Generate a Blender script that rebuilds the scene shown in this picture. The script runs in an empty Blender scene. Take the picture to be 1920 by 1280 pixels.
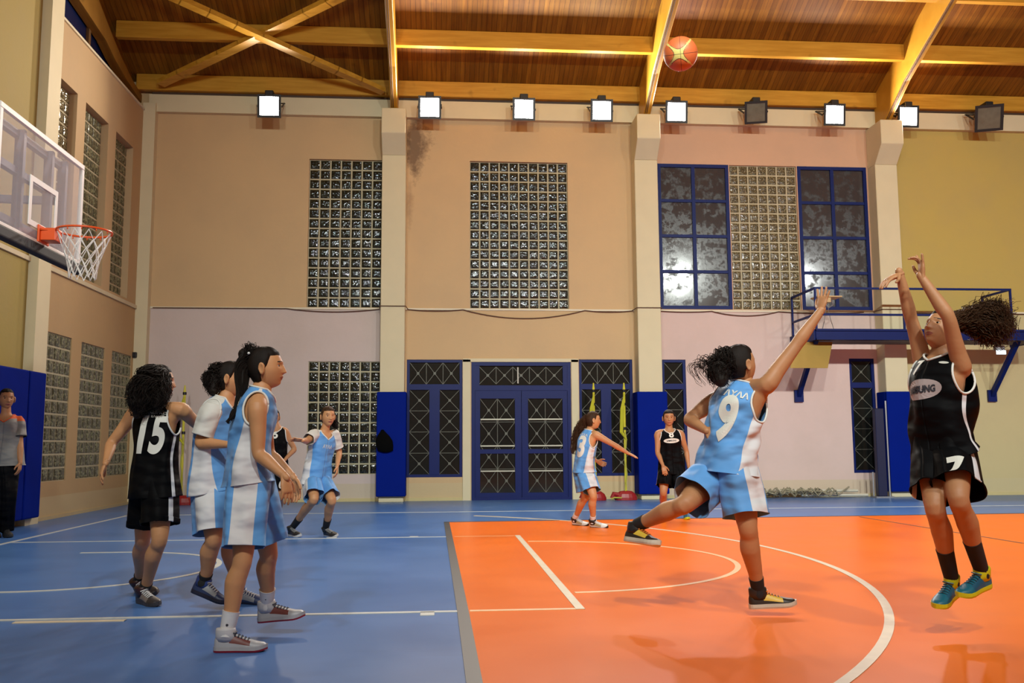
import bpy, bmesh, math, random
import numpy as np
from mathutils import Vector, Matrix
rnd = random.Random(7)
nrs = np.random.RandomState(5)
sc = bpy.context.scene
COL = sc.collection

# ------------------------------------------------------------------ camera
CAMH, YAW, PITCH, ROLL, FPX = 1.0795, 0.07947, 0.11263, -0.00532, 1704.1
cy_, sy_, cp_, sp_ = math.cos(YAW), math.sin(YAW), math.cos(PITCH), math.sin(PITCH)
_r = np.array([cy_, -sy_, 0.]); _f0 = np.array([sy_, cy_, 0.]); _u0 = np.array([0, 0, 1.])
_f = cp_*_f0 + sp_*_u0; _u = -sp_*_f0 + cp_*_u0
cr_, sr_ = math.cos(ROLL), math.sin(ROLL)
CR, CU, CF = cr_*_r + sr_*_u, -sr_*_r + cr_*_u, _f
cam_d = bpy.data.cameras.new('camera'); cam = bpy.data.objects.new('camera', cam_d); COL.objects.link(cam)
cam_d.sensor_width = 36; cam_d.lens = FPX/1920*36; cam_d.clip_start = 0.05; cam_d.clip_end = 200
cam.matrix_world = Matrix(((CR[0], CU[0], -CF[0], 0), (CR[1], CU[1], -CF[1], 0), (CR[2], CU[2], -CF[2], CAMH), (0, 0, 0, 1)))
sc.camera = cam
# ------------------------------------------------------------------ world, exposure, large lights
w = bpy.data.worlds.new('world'); sc.world = w; w.use_nodes = True
w.node_tree.nodes['Background'].inputs[0].default_value = (0.02, 0.03, 0.06, 1)
w.node_tree.nodes['Background'].inputs[1].default_value = 0.4
sc.view_settings.view_transform = 'Standard'; sc.view_settings.look = 'None'
sc.view_settings.exposure = 0.0; sc.view_settings.gamma = 1; sc.view_settings.use_curve_mapping = False
YB, XL = 17.94, -5.83
def area(name, loc, target, size, power, color, spread=180):
    l = bpy.data.lights.new(name, 'AREA'); l.energy = power; l.size = size; l.color = color; l.spread = math.radians(spread)
    l.shape = 'SQUARE'
    o = bpy.data.objects.new(name, l); COL.objects.link(o); o.location = loc
    d = Vector(target) - Vector(loc); o.rotation_euler = d.to_track_quat('-Z', 'Y').to_euler()
    return o
WARM = (0.93, 1.0, 0.93); COOL = (0.93, 0.95, 1.0)
P_FRONT, P_BACK = 235, 215
# the row of floodlights under the opposite eave, over the photographer's head
for i, (x, k) in enumerate([(-2.7, 0.55), (1.0, 1.0), (5.0, 1.1), (10.1, 0.84), (15.5, 0.78)]):
    area('front_floodlight_lamp', (x, -1.6, 8.1), (x+1.6, 14.0, 1.9), 0.42, P_FRONT*k, WARM if i % 2 else (0.95, 1.0, 0.96), 84)

# ------------------------------------------------------------------ helpers
def U(px, py, Y):
    d = (px-960)/FPX*CR - (py-640)/FPX*CU + CF
    return np.array([0, 0, CAMH]) + d*Y/d[1]
def nt(name):
    m = bpy.data.materials.new(name); m.use_nodes = True
    t = m.node_tree; b = t.nodes['Principled BSDF']
    return m, t, b
def node(t, typ, **kw):
    n = t.nodes.new(typ)
    for k, v in kw.items():
        if k == 'ins':
            for i, val in v.items(): n.inputs[i].default_value = val
        else: setattr(n, k, v)
    return n
def math_(t, op, a, b=None, clamp=False):
    n = t.nodes.new('ShaderNodeMath'); n.operation = op; n.use_clamp = clamp
    for i, v in enumerate((a, b)):
        if v is None: continue
        if isinstance(v, (int, float)): n.inputs[i].default_value = v
        else: t.links.new(v, n.inputs[i])
    return n.outputs[0]
def mixc(t, fac, a, b):
    n = t.nodes.new('ShaderNodeMix'); n.data_type = 'RGBA'
    for i, v in ((0, fac), (6, a), (7, b)):
        if isinstance(v, (int, float)): n.inputs[i].default_value = v
        elif isinstance(v, tuple): n.inputs[i].default_value = (*v[:3], 1)
        else: t.links.new(v, n.inputs[i])
    return n.outputs[2]
def noise(t, scale, detail=3, vec=None, rough=0.5):
    n = node(t, 'ShaderNodeTexNoise'); n.inputs['Scale'].default_value = scale; n.inputs['Detail'].default_value = detail
    n.inputs['Roughness'].default_value = rough
    if vec is not None: t.links.new(vec, n.inputs['Vector'])
    return n.outputs[0]
def bump(t, b, h, strength=0.2, dist=0.01):
    n = node(t, 'ShaderNodeBump'); n.inputs['Strength'].default_value = strength; n.inputs['Distance'].default_value = dist
    t.links.new(h, n.inputs['Height']); t.links.new(n.outputs[0], b.inputs['Normal'])
def plain(name, col, rough=0.6, metal=0.0, var=0.08, scale=6, bumps=0.0, coat=0, spec=0.5):
    m, t, b = nt(name)
    tc = node(t, 'ShaderNodeTexCoord')
    n = noise(t, scale, 4, tc.outputs['Object'])
    f = math_(t, 'MULTIPLY', n, 1.0)
    c = mixc(t, f, tuple(max(0, x*(1-var)) for x in col), tuple(min(1, x*(1+var)) for x in col))
    t.links.new(c, b.inputs['Base Color'])
    b.inputs['Roughness'].default_value = rough; b.inputs['Metallic'].default_value = metal
    b.inputs['Coat Weight'].default_value = coat; b.inputs['Specular IOR Level'].default_value = spec
    if bumps: bump(t, b, noise(t, scale*12, 3, tc.outputs['Object']), bumps, 0.004)
    return m
def emis(name, col, s):
    m, t, b = nt(name); b.inputs['Emission Color'].default_value = (*col, 1); b.inputs['Emission Strength'].default_value = s
    b.inputs['Base Color'].default_value = (0.8, 0.8, 0.8, 1)
    return m
def obj(name, V, Fc, mat, parent=None, smooth=False, kind=None, label=None, uv=None, mi=None):
    me = bpy.data.meshes.new(name)
    V = np.asarray(V, float)
    me.from_pydata([tuple(v) for v in V], [], [tuple(int(i) for i in f) for f in Fc]); me.update()
    for m in (mat if isinstance(mat, (list, tuple)) else [mat]): me.materials.append(m)
    if mi is not None: me.polygons.foreach_set('material_index', np.asarray(mi, dtype=np.int32))
    if smooth: me.polygons.foreach_set('use_smooth', [True]*len(me.polygons))
    if uv is not None:
        l = me.uv_layers.new(name='UVMap'); vi = np.empty(len(me.loops), dtype=np.int32); me.loops.foreach_get('vertex_index', vi)
        l.data.foreach_set('uv', np.asarray(uv)[vi].astype(np.float32).ravel())
    o = bpy.data.objects.new(name, me); COL.objects.link(o)
    if parent is not None: child(o, parent)
    if kind: o['kind'] = kind
    if label: o['label'] = label
    return o
def child(o, parent):
    o.parent = parent
    o.matrix_parent_inverse = Matrix.Translation(-parent.location) if parent.parent is None else Matrix.Identity(4)
def thing(name, label, cat, loc, group=None, kind=None):
    e = bpy.data.objects.new(name, None); COL.objects.link(e); e.location = Vector(tuple(float(x) for x in loc)); e.empty_display_size = 0.1
    if label: e['label'] = label
    if cat: e['category'] = cat
    if group: e['group'] = group
    if kind: e['kind'] = kind
    return e
class MB:
    def __init__(s): s.V = []; s.F = []; s.M = []
    def add(s, V, F, m=0):
        o = len(s.V); s.V += [tuple(map(float, v)) for v in V]; s.F += [tuple(int(i)+o for i in f) for f in F]; s.M += [m]*len(F); return s
    def box(s, x0, x1, y0, y1, z0, z1, m=0):
        V = [(x, y, z) for x in (x0, x1) for y in (y0, y1) for z in (z0, z1)]
        return s.add(V, [(0,1,3,2),(4,6,7,5),(0,4,5,1),(2,3,7,6),(0,2,6,4),(1,5,7,3)], m)
    def bar(s, a, b, w, h, up=(0, 0, 1), m=0, ext=0):
        a, b = np.array(a, float), np.array(b, float); d = b-a; L = np.linalg.norm(d); d /= L
        a = a-d*ext; b = b+d*ext
        up = np.array(up, float); r = np.cross(d, up)
        if np.linalg.norm(r) < 1e-4: r = np.cross(d, (1, 0, 0))
        r /= np.linalg.norm(r); u = np.cross(r, d)
        V = [p + r*i*w/2 + u*j*h/2 for p in (a, b) for i in (-1, 1) for j in (-1, 1)]
        return s.add(V, [(0,1,3,2),(4,6,7,5),(0,4,5,1),(2,3,7,6),(0,2,6,4),(1,5,7,3)], m)
    def tube(s, pts, r, n=8, m=0, caps=True):
        pts = np.array(pts, float); k = len(pts); r = np.broadcast_to(np.asarray(r, float), (k,))
        T = np.gradient(pts, axis=0); T /= np.linalg.norm(T, axis=1)[:, None]+1e-12
        ref = np.array([0, 0, 1.]) if abs(T[0][2]) < 0.9 else np.array([1., 0, 0])
        A = np.cross(T[0], ref); A /= np.linalg.norm(A); V = []
        for i in range(k):
            A = A - T[i]*np.dot(A, T[i]); A /= np.linalg.norm(A)+1e-12; Bv = np.cross(T[i], A)
            for j in range(n):
                a = 2*math.pi*j/n; V.append(pts[i] + r[i]*(math.cos(a)*A + math.sin(a)*Bv))
        F = [(i*n+j, i*n+(j+1) % n, (i+1)*n+(j+1) % n, (i+1)*n+j) for i in range(k-1) for j in range(n)]
        if caps: F += [tuple(range(n-1, -1, -1)), tuple((k-1)*n+j for j in range(n))]
        return s.add(V, F, m)
    def obj(s, name, mat, parent=None, **kw):
        return obj(name, s.V, s.F, mat, parent, mi=s.M if isinstance(mat, (list, tuple)) else None, **kw)
def struct(name, mb, mat, **kw): return mb.obj(name, mat, kind='structure', **kw)
def bevel(o, w_=0.006, seg=2):
    m = o.modifiers.new('bevel', 'BEVEL'); m.width = w_; m.segments = seg; m.limit_method = 'ANGLE'
    return o

# ------------------------------------------------------------------ materials
def wall_material(name, zones, axis, colors_up, colors_lo, zsplit=3.765, stain=False, skirt=True):
    """painted plaster: one paint per bay (zones along an axis), another below the ledge"""
    m, t, b = nt(name)
    tc = node(t, 'ShaderNodeTexCoord'); sx = node(t, 'ShaderNodeSeparateXYZ'); t.links.new(tc.outputs['Object'], sx.inputs[0])
    a = sx.outputs[axis]; z = sx.outputs[2]
    def chain(cols):
        c = cols[0]
        for e, nc in zip(zones, cols[1:]): c = mixc(t, math_(t, 'GREATER_THAN', a, e), c, nc)
        return c
    up, lo = chain(colors_up), chain(colors_lo)
    c = mixc(t, math_(t, 'GREATER_THAN', z, zsplit), lo, up)
    n1 = noise(t, 0.9, 6, tc.outputs['Object'], 0.6)
    c = mixc(t, math_(t, 'MULTIPLY', math_(t, 'SUBTRACT', n1, 0.42, True), 0.55), c, (0.33, 0.26, 0.18))
    if skirt:
        low = math_(t, 'MULTIPLY', math_(t, 'LESS_THAN', z, 0.34), 0.5)
        c = mixc(t, low, c, (0.55, 0.47, 0.28))
    if stain:  # dark mould beside the first column, a drip at the right
        dx = math_(t, 'ABSOLUTE', math_(t, 'SUBTRACT', a, -0.52)); dz = math_(t, 'ABSOLUTE', math_(t, 'SUBTRACT', z, 7.15))
        f = math_(t, 'ADD', math_(t, 'MULTIPLY', dx, 2.1), math_(t, 'MULTIPLY', dz, 0.95))
        f = math_(t, 'SUBTRACT', 1.25, f, True)
        n2 = noise(t, 5.5, 8, tc.outputs['Object'], 0.72)
        s_ = math_(t, 'MULTIPLY', math_(t, 'SUBTRACT', math_(t, 'ADD', math_(t, 'MULTIPLY', n2, 1.5), f), 1.12, True), 2.0, True)
        c = mixc(t, math_(t, 'MULTIPLY', s_, 0.8), c, (0.13, 0.075, 0.045))
        dx = math_(t, 'ABSOLUTE', math_(t, 'SUBTRACT', a, -0.62)); dz = math_(t, 'ABSOLUTE', math_(t, 'SUBTRACT', z, 5.9))
        f = math_(t, 'SUBTRACT', 1.0, math_(t, 'ADD', math_(t, 'MULTIPLY', dx, 4.5), math_(t, 'MULTIPLY', dz, 0.6)), True)
        s_ = math_(t, 'SUBTRACT', math_(t, 'ADD', n2, f), 1.0, True)
        c = mixc(t, s_, c, (0.25, 0.15, 0.08))
    t.links.new(c, b.inputs['Base Color']); b.inputs['Roughness'].default_value = 0.75; b.inputs['Specular IOR Level'].default_value = 0.25
    bump(t, b, noise(t, 14, 4, tc.outputs['Object']), 0.25, 0.01)
    return m
TAN = (0.60, 0.42, 0.225); PEACH = (0.60, 0.385, 0.25); YEL = (0.50, 0.375, 0.105)
PINK = (0.66, 0.50, 0.45); PALEY = (0.56, 0.47, 0.25); CREAM = (0.66, 0.585, 0.38)
M_wall = wall_material('painted plaster back', [-0.92, 4.14, 9.18], 0, [TAN, TAN, PEACH, YEL], [(0.60, 0.50, 0.46), TAN, PINK, PALEY], stain=True)
M_wallL = wall_material('painted plaster left', [13.3], 1, [(0.36, 0.28, 0.085), (0.52, 0.365, 0.20)], [(0.36, 0.28, 0.085), (0.50, 0.34, 0.17)])
M_wallP = wall_material('painted plaster plain', [5], 0, [TAN, TAN], [PINK, PINK])
M_cream = plain('cream paint', CREAM, 0.7, var=0.06, scale=3, bumps=0.15)
M_blue = plain('blue padding vinyl', (0.001, 0.012, 0.20), 0.6, var=0.12, scale=2, spec=0.04)
M_blueframe = plain('blue painted frame', (0.002, 0.010, 0.10), 0.45, var=0.15, scale=5, spec=0.2)
M_dark = plain('black metal', (0.012, 0.012, 0.014), 0.45, 0.3)
M_black = plain('black rubber', (0.012, 0.012, 0.013), 0.7)
M_grey = plain('grey steel', (0.32, 0.33, 0.36), 0.4, 0.6)
M_white = plain('white paint', (0.78, 0.78, 0.76), 0.5)
M_yellow = plain('yellow plastic', (0.62, 0.56, 0.03), 0.45)
M_red = plain('red paint', (0.30, 0.012, 0.014), 0.4)
M_grout = plain('pale cement joint', (0.46, 0.42, 0.28), 0.85, var=0.15, scale=20)
M_brown = plain('dark brown cable', (0.10, 0.05, 0.03), 0.6)
def wood_mat(name, dark, light, axis='Y', plank=0.0, rough=0.5):
    m, t, b = nt(name); tc = node(t, 'ShaderNodeTexCoord'); mp = node(t, 'ShaderNodeMapping')
    t.links.new(tc.outputs['Object'], mp.inputs[0])
    mp.inputs['Scale'].default_value = (9, 0.7, 0.7) if axis == 'Y' else (0.7, 9, 9)
    n = noise(t, 1.6, 6, mp.outputs[0], 0.6)
    c = mixc(t, math_(t, 'MULTIPLY', math_(t, 'SUBTRACT', n, 0.3, True), 2.2, True), dark, light)
    kn = noise(t, 2.6, 2, tc.outputs['Object'])
    c = mixc(t, math_(t, 'MULTIPLY', math_(t, 'SUBTRACT', kn, 0.66, True), 5, True), c, tuple(x*0.35 for x in dark))
    if plank:
        sx = node(t, 'ShaderNodeSeparateXYZ'); t.links.new(tc.outputs['Object'], sx.inputs[0])
        q = math_(t, 'DIVIDE', sx.outputs[0], plank); fr = math_(t, 'FRACT', q); fl = math_(t, 'FLOOR', q)
        wn = node(t, 'ShaderNodeTexWhiteNoise', noise_dimensions='1D'); t.links.new(fl, wn.inputs['W'])
        c = mixc(t, math_(t, 'MULTIPLY', wn.outputs[0], 0.5), c, tuple(x*0.55 for x in dark))
        gap = math_(t, 'LESS_THAN', fr, 0.07)
        c = mixc(t, math_(t, 'MULTIPLY', gap, 0.75), c, (0.02, 0.008, 0.002))
        bump(t, b, math_(t, 'SUBTRACT', 1.0, gap), 0.5, 0.006)
    t.links.new(c, b.inputs['Base Color']); b.inputs['Roughness'].default_value = rough; b.inputs['Specular IOR Level'].default_value = 0.22
    return m
M_boards = wood_mat('stained roof boards', (0.17, 0.060, 0.004), (0.34, 0.15, 0.012), 'Y', 0.095, 0.6)
M_beam = wood_mat('varnished glulam', (0.44, 0.21, 0.018), (0.62, 0.34, 0.045), 'X', 0, 0.38)
M_beamY = wood_mat('varnished glulam lengthwise', (0.44, 0.21, 0.018), (0.62, 0.34, 0.045), 'Y', 0, 0.38)

# ------------------------------------------------------------------ structure: floor
def floor_mat(name, c0, c1, smear, ior=1.36, spec=0.3):
    m, t, b = nt(name); tc = node(t, 'ShaderNodeTexCoord')
    n = noise(t, 0.8, 6, tc.outputs['Object'], 0.6)
    c = mixc(t, math_(t, 'MULTIPLY', math_(t, 'SUBTRACT', n, 0.3, True), 2.2, True), c0, c1)
    mp = node(t, 'ShaderNodeMapping'); t.links.new(tc.outputs['Object'], mp.inputs[0]); mp.inputs['Scale'].default_value = (0.6, 2.2, 1)
    mp.inputs['Rotation'].default_value = (0, 0, 0.5)
    s = noise(t, 1.3, 5, mp.outputs[0], 0.65)
    c = mixc(t, math_(t, 'MULTIPLY', math_(t, 'SUBTRACT', s, 0.56, True), 1.8, True), c, smear)
    t.links.new(c, b.inputs['Base Color'])
    r = math_(t, 'ADD', math_(t, 'MULTIPLY', n, 0.14), 0.24); t.links.new(r, b.inputs['Roughness'])
    b.inputs['Specular IOR Level'].default_value = spec; b.inputs['IOR'].default_value = ior
    bump(t, b, noise(t, 2.2, 2, tc.outputs['Object']), 0.06, 0.02)
    return m
M_floor = floor_mat('blue sports floor', (0.060, 0.155, 0.40), (0.085, 0.205, 0.50), (0.055, 0.115, 0.30))
M_orange = floor_mat('orange sports floor', (0.86, 0.155, 0.002), (0.95, 0.19, 0.004), (0.86, 0.18, 0.02), 1.24)
M_line = plain('worn white court paint', (0.50, 0.53, 0.52), 0.45, var=0.2, scale=9)
M_lineO = plain('worn cream court paint', (0.78, 0.46, 0.20), 0.45, var=0.2, scale=9)
M_lineW = plain('cream grey court paint', (0.66, 0.56, 0.40), 0.45, var=0.15, scale=9)
M_edge = plain('black edge tape', (0.025, 0.025, 0.028), 0.5)
XR, YF = 24.0, -2.4
floor = MB(); floor.box(XL-0.3, XR+0.3, YF-0.3, YB+0.3, -0.25, 0.0); floor = struct('floor', floor, M_floor)
# orange court inlay (its far edge runs slightly askew) and its black border strips
OC = [(0.2, 2.0), (0.13, 12.95), (13.0, 13.42), (24.0, 13.5), (24.0, 2.0)]
def slab(poly, z0, z1):
    n = len(poly); V = [(x, y, z0) for x, y in poly] + [(x, y, z1) for x, y in poly]
    F = [tuple(range(n, 2*n))] + [(i, (i+1) % n, n+(i+1) % n, n+i) for i in range(n)]
    return V, F
ob = MB(); V_, F_ = slab(OC[::-1], 0.0, 0.003); ob.add(V_, F_); ob.obj('orange_court_inlay', M_orange, floor)
def strip(pts, wd, z0=0.0, z1=0.0045):
    pts = np.array(pts, float); T = np.gradient(pts, axis=0); T /= np.linalg.norm(T, axis=1)[:, None]
    N = np.stack([-T[:, 1], T[:, 0]], 1)*wd/2; a = pts+N; b = pts-N; n = len(pts); V = []; F = []
    for i in range(n): V += [(*a[i], z1), (*b[i], z1), (*a[i], z0), (*b[i], z0)]
    for i in range(n-1):
        k = 4*i; F += [(k, k+1, k+5, k+4), (k, k+4, k+6, k+2), (k+1, k+3, k+7, k+5)]
    return V, F
def court(name, pts, wd, mat, z1=0.0045, label=None):
    V, F = strip(pts, wd, 0, z1); return obj(name, V, F, mat, floor, label=label)
court('black_edge_strip', [(0.17, 2.0), (0.155, 6.0), (0.10, 12.97)], 0.075, M_edge, 0.006)
court('black_edge_strip', [(0.07, 12.96), (13, 13.43), (24, 13.51)], 0.05, M_edge, 0.006)
RX, RY = -3.276, 8.509
def arc(cx, cy, r, a0, a1, n=60): return [(cx+r*math.cos(math.radians(a0+(a1-a0)*i/n)), cy+r*math.sin(math.radians(a0+(a1-a0)*i/n))) for i in range(n+1)]
BX = RX-1.6
court('end_line', [(BX, 1.2), (BX, YB-2.9)], 0.05, M_line)
court('lane_line', [(BX, RY-2.425), (0.13, RY-2.425)], 0.05, M_line)
court('lane_line', [(0.20, RY-2.425), (RX+4.225, RY-2.425)], 0.05, M_lineO, 0.0055)
court('lane_line', [(BX, RY+2.425), (0.08, RY+2.425)], 0.04, M_line, 0.004)
court('lane_line', [(0.18, RY+2.425), (RX+4.225, RY+2.425)], 0.03, M_lineO, 0.004)
court('free_throw_line', [(RX+4.2, RY-2.45), (RX+4.2, RY+2.45)], 0.06, M_lineW, 0.007)
court('free_throw_arc', arc(RX+4.2, RY, 1.775, -88, 88), 0.05, M_lineO, 0.0055)
court('no_charge_arc', [(RX-0.375, RY-1.275)]+arc(RX, RY, 1.275, -90, 90)+[(RX-0.375, RY+1.275)], 0.05, M_line)
court('three_point_line', arc(RX, RY, 6.725, -78, 55.5, 90), 0.058, M_lineW, 0.007)
court('side_line', [(XL+0.9, 14.9), (10, 14.95)], 0.05, M_line)
court('dark_court_line', [(6.1, 13.0), (6.2, 9.4)], 0.03, M_brown, 0.0055)
court('lane_mark', [(-2.62, RY-2.51), (-1.95, RY-2.51)], 0.05, M_lineW)
court('lane_mark', [(-0.12, RY-2.49), (-0.03, RY-2.49)], 0.12, M_line)
court('lane_mark', [(-1.32, RY+2.46), (-1.2, RY+2.46)], 0.12, M_line)
court('lane_mark', [(-0.35, RY+2.46), (-0.25, RY+2.46)], 0.10, M_line)

# ------------------------------------------------------------------ walls with openings
def wall(name, axis, pos, a0, a1, z0, z1, holes, thick, mat, inner_sign):
    """axis 'x': plane X=pos, runs along Y ; axis 'y': plane Y=pos, runs along X"""
    A = sorted({a0, a1, *[h[0] for h in holes], *[h[1] for h in holes]}); Z = sorted({z0, z1, *[h[2] for h in holes], *[h[3] for h in holes]})
    mb = MB(); back = pos - inner_sign*thick
    def P(a, z, d): return (d, a, z) if axis == 'x' else (a, d, z)
    def inh(a, z): return any(h[0] < a < h[1] and h[2] < z < h[3] for h in holes)
    for i in range(len(A)-1):
        for j in range(len(Z)-1):
            if inh((A[i]+A[i+1])/2, (Z[j]+Z[j+1])/2): continue
            for d in (pos, back): mb.add([P(A[i], Z[j], d), P(A[i+1], Z[j], d), P(A[i+1], Z[j+1], d), P(A[i], Z[j+1], d)], [(0, 1, 2, 3)])
    for (h0, h1, q0, q1) in holes:
        for (aa, za, ab, zb) in ((h0, q0, h0, q1), (h1, q0, h1, q1), (h0, q0, h1, q0), (h0, q1, h1, q1)):
            mb.add([P(aa, za, pos), P(ab, zb, pos), P(ab, zb, back), P(aa, za, back)], [(0, 1, 2, 3)])
    for (aa, za, ab, zb) in ((a0, z0, a0, z1), (a1, z0, a1, z1), (a0, z1, a1, z1), (a0, z0, a1, z0)):
        mb.add([P(aa, za, pos), P(ab, zb, pos), P(ab, zb, back), P(aa, za, back)], [(0, 1, 2, 3)])
    return struct(name, mb, mat)
HB = dict(g1=(-2.62, -1.16, 3.78, 6.78), g2=(0.59, 2.585, 3.78, 6.80), wA=(4.45, 5.95, 3.79, 6.82), gm=(5.97, 7.40, 3.79, 6.82), wB=(7.42, 8.91, 3.79, 6.82),
          g3=(-2.56, -1.16, 0.52, 2.71), w1=(-0.65, 0.443, 0.45, 2.75), door=(0.62, 2.60, 0.0, 2.70), w2=(2.765, 3.85, 0.45, 2.76),
          w3=(4.45, 4.94, 0.46, 2.76), w4=(8.35, 8.88, 0.47, 2.79))
wall_back = wall('wall_back', 'y', YB, XL-0.3, XR, 0.0, 9.6, list(HB.values()), 0.3, M_wall, -1)
HL0 = dict(u1=(13.60, 14.60, 3.82, 6.72), u2=(14.95, 15.98, 3.82, 6.72), u3=(16.36, 17.28, 3.82, 6.72),
          l1=(13.82, 14.85, 0.56, 2.79), l2=(15.25, 16.28, 0.56, 2.78), l3=(16.64, 17.67, 0.56, 2.78))
HL = HL0
wall_left = wall('wall_left', 'x', XL, YF-0.3, YB, 0.0, 7.64, list(HL.values()), 0.3, M_wallL, 1)
mb = MB(); mb.box(XR, XR+0.3, YF-0.3, YB+0.3, 0, 12); struct('wall_right', mb, M_wallP)
mb = MB(); mb.box(XL-0.3, XR+0.3, YF-0.3, YF, 0, 9.6); struct('wall_front', mb, M_wallP)
# night outside, close behind the openings
mb = MB(); mb.box(-3.2, 9.6, YB+0.9, YB+1.0, 0, 7.4); struct('wall_outside', mb, plain('night yard wall', (0.05, 0.055, 0.05), 0.8, var=0.6, scale=1.5))

# ------------------------------------------------------------------ roof
prof = [(18.25, 8.15), (17.78, 8.36), (16.58, 8.88), (15.28, 9.46), (14.0, 9.98), (12.6, 10.42), (10.5, 10.85), (8.2, 11.0), (5.9, 10.85), (3.8, 10.42), (2.4, 9.98), (1.1, 9.46), (-0.2, 8.88), (-1.5, 8.36), (-2.7, 7.9)]
mb = MB(); V = []
for (y, z) in prof: V += [(XL-0.50, y, z), (XR+0.3, y, z), (XL-0.50, y, z+0.12), (XR+0.3, y, z+0.12)]
F = []
for i in range(len(prof)-1):
    k = 4*i; F += [(k, k+1, k+5, k+4), (k+2, k+6, k+7, k+3)]
mb.add(V, F); ceiling = struct('ceiling', mb, M_boards)
def zroof(y):
    return float(np.interp(y, [p[0] for p in prof][::-1], [p[1] for p in prof][::-1]))
BEAMX = [-5.60, -0.92, 4.14, 9.18, 14.25, 19.3]
pur_y = [17.72, 16.52, 15.22, 13.95, 12.7, 11.4, 10.1, 8.7]
for k, y in enumerate(pur_y):
    for i in range(len(BEAMX)-1):
        z1 = zroof(y+0.05)+0.02
        mb = MB(); mb.box(BEAMX[i]+(0.06 if i else -0.38), BEAMX[i+1]-0.06, y, y+0.13, z1-0.33, z1-0.01)
        bevel(mb.obj('purlin', M_beam, ceiling), 0.008, 1)
bl = [(17.9, 7.42), (17.38, 7.69), (16.6, 8.18), (15.9, 8.50), (14.9, 8.94), (13.5, 9.48), (12, 9.9), (10.2, 10.2), (8.2, 10.32), (6.2, 10.2), (4.4, 9.9), (2.9, 9.48), (1.5, 8.94), (0.5, 8.50), (-0.2, 8.18), (-1.2, 7.6), (-2.4, 7.2)]
for x in BEAMX:
    if x < -5: continue
    V = []; F = []; hw = 0.07
    for (y, z) in bl: V += [(x-hw, y, z), (x+hw, y, z), (x-hw, y, zroof(y)+0.03), (x+hw, y, zroof(y)+0.03)]
    for i in range(len(bl)-1):
        k = 4*i; F += [(k, k+4, k+5, k+1), (k, k+2, k+6, k+4), (k+1, k+5, k+7, k+3), (k+2, k+3, k+7, k+6)]
    F += [(0, 1, 3, 2)]
    bevel(obj('arched_beam', V, F, M_beamY, ceiling), 0.012, 1)
    for dx in (-0.045, -0.012):
        mb = MB(); mb.tube([(x+dx, y, z-0.012) for (y, z) in bl[1:8]], 0.008, 6); mb.obj('conduit', M_brown, ceiling)
# gable rafter standing on the left wall, glazing behind it
gr = [(17.95, 7.86), (17.0, 7.98), (16.4, 8.10), (15.95, 8.24), (14.7, 8.37), (13.5, 8.55), (11.5, 8.8), (9, 8.95), (6, 8.8), (3, 8.4), (-2.4, 7.7)]
gu = [(17.95, 8.02), (17.4, 8.09), (16.7, 8.29), (16.2, 8.49), (15.6, 8.76), (14.7, 9.14), (13.0, 9.75), (10, 10.2), (6, 10.1), (3, 9.7), (-2.4, 8.3)]
glo = lambda y: float(np.interp(y, [p[0] for p in gr][::-1], [p[1] for p in gr][::-1]))
gup = lambda y: float(np.interp(y, [p[0] for p in gu][::-1], [p[1] for p in gu][::-1]))
GY = [17.95, 17.4, 17.0, 16.7, 16.4, 16.2, 15.95, 15.6, 15.2, 14.7, 13.5, 12, 10, 8, 6, 3, 0, -2.4]
V = []; F = []
for y in GY: V += [(-6.10, y, glo(y)), (-5.93, y, glo(y)), (-6.10, y, gup(y)), (-5.93, y, gup(y))]
for i in range(len(GY)-1):
    k = 4*i; F += [(k, k+4, k+5, k+1), (k+1, k+5, k+7, k+3), (k+2, k+3, k+7, k+6)]
F += [(0, 1, 3, 2)]
M_gable = wood_mat('dark varnished gable beam', (0.22, 0.10, 0.012), (0.36, 0.18, 0.025), 'Y', 0, 0.6)
obj('gable_beam', V, F, M_gable, ceiling)
V = []; F = []
for y in GY: V += [(-6.12, y, glo(y)+0.05), (-6.12, y, zroof(y)+0.05)]
F = [(2*i, 2*i+1, 2*i+3, 2*i+2) for i in range(len(GY)-1)]
obj('gable_infill', V, F, M_boards, ceiling)
# crossed wind braces in the first bay
def rz(y): return zroof(y)-0.34
for s_ in (0, 1):
    xa, xb = (-5.45, -1.15) if s_ == 0 else (-1.15, -5.45)
    mb = MB(); n = 10
    for i in range(n):
        y0, y1 = 17.55-2.35*i/n, 17.55-2.35*(i+1)/n; x0, x1 = xa+(xb-xa)*i/n, xa+(xb-xa)*(i+1)/n
        mb.bar((x0, y0, rz(y0)-0.05*s_), (x1, y1, rz(y1)-0.05*s_), 0.20, 0.09, m=0, ext=0.012)
    mb.obj('wind_brace', M_beam, ceiling)
# top ring beam, ledge, columns
mb = MB(); mb.box(-5.75, XR, YB-0.12, YB+0.3, 7.645, 8.0); struct('trim_1', mb, M_cream)
mb = MB(); mb.box(-5.7, XR, YB-0.10, YB+0.02, 8.0, 8.07); struct('trim_2', mb, plain('dark eave gap strip', (0.06, 0.03, 0.012), 0.6))  # dark colour stands for the shaded gap between ring beam and eave purlin
mb = MB(); mb.box(-5.7, XR, YB-0.025, YB+0.01, 3.735, 3.77); struct('trim_3', mb, plain('pale ledge', (0.70, 0.64, 0.48), 0.6))
mb = MB(); mb.box(XL-0.01, XL+0.03, YF, YB, 3.70, 3.765); struct('trim_4', mb, plain('pale ledge left', (0.62, 0.54, 0.36), 0.6))
mb = MB(); mb.box(-6.12, XL+0.03, YF, YB, 7.64, 7.68); struct('trim_5', mb, plain('pale sill', (0.68, 0.62, 0.45), 0.6))
mb = MB(); mb.box(-5.84, -5.60, YB-0.18, YB+0.02, 0, 7.80); struct('trim_6', mb, M_cream)
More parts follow.
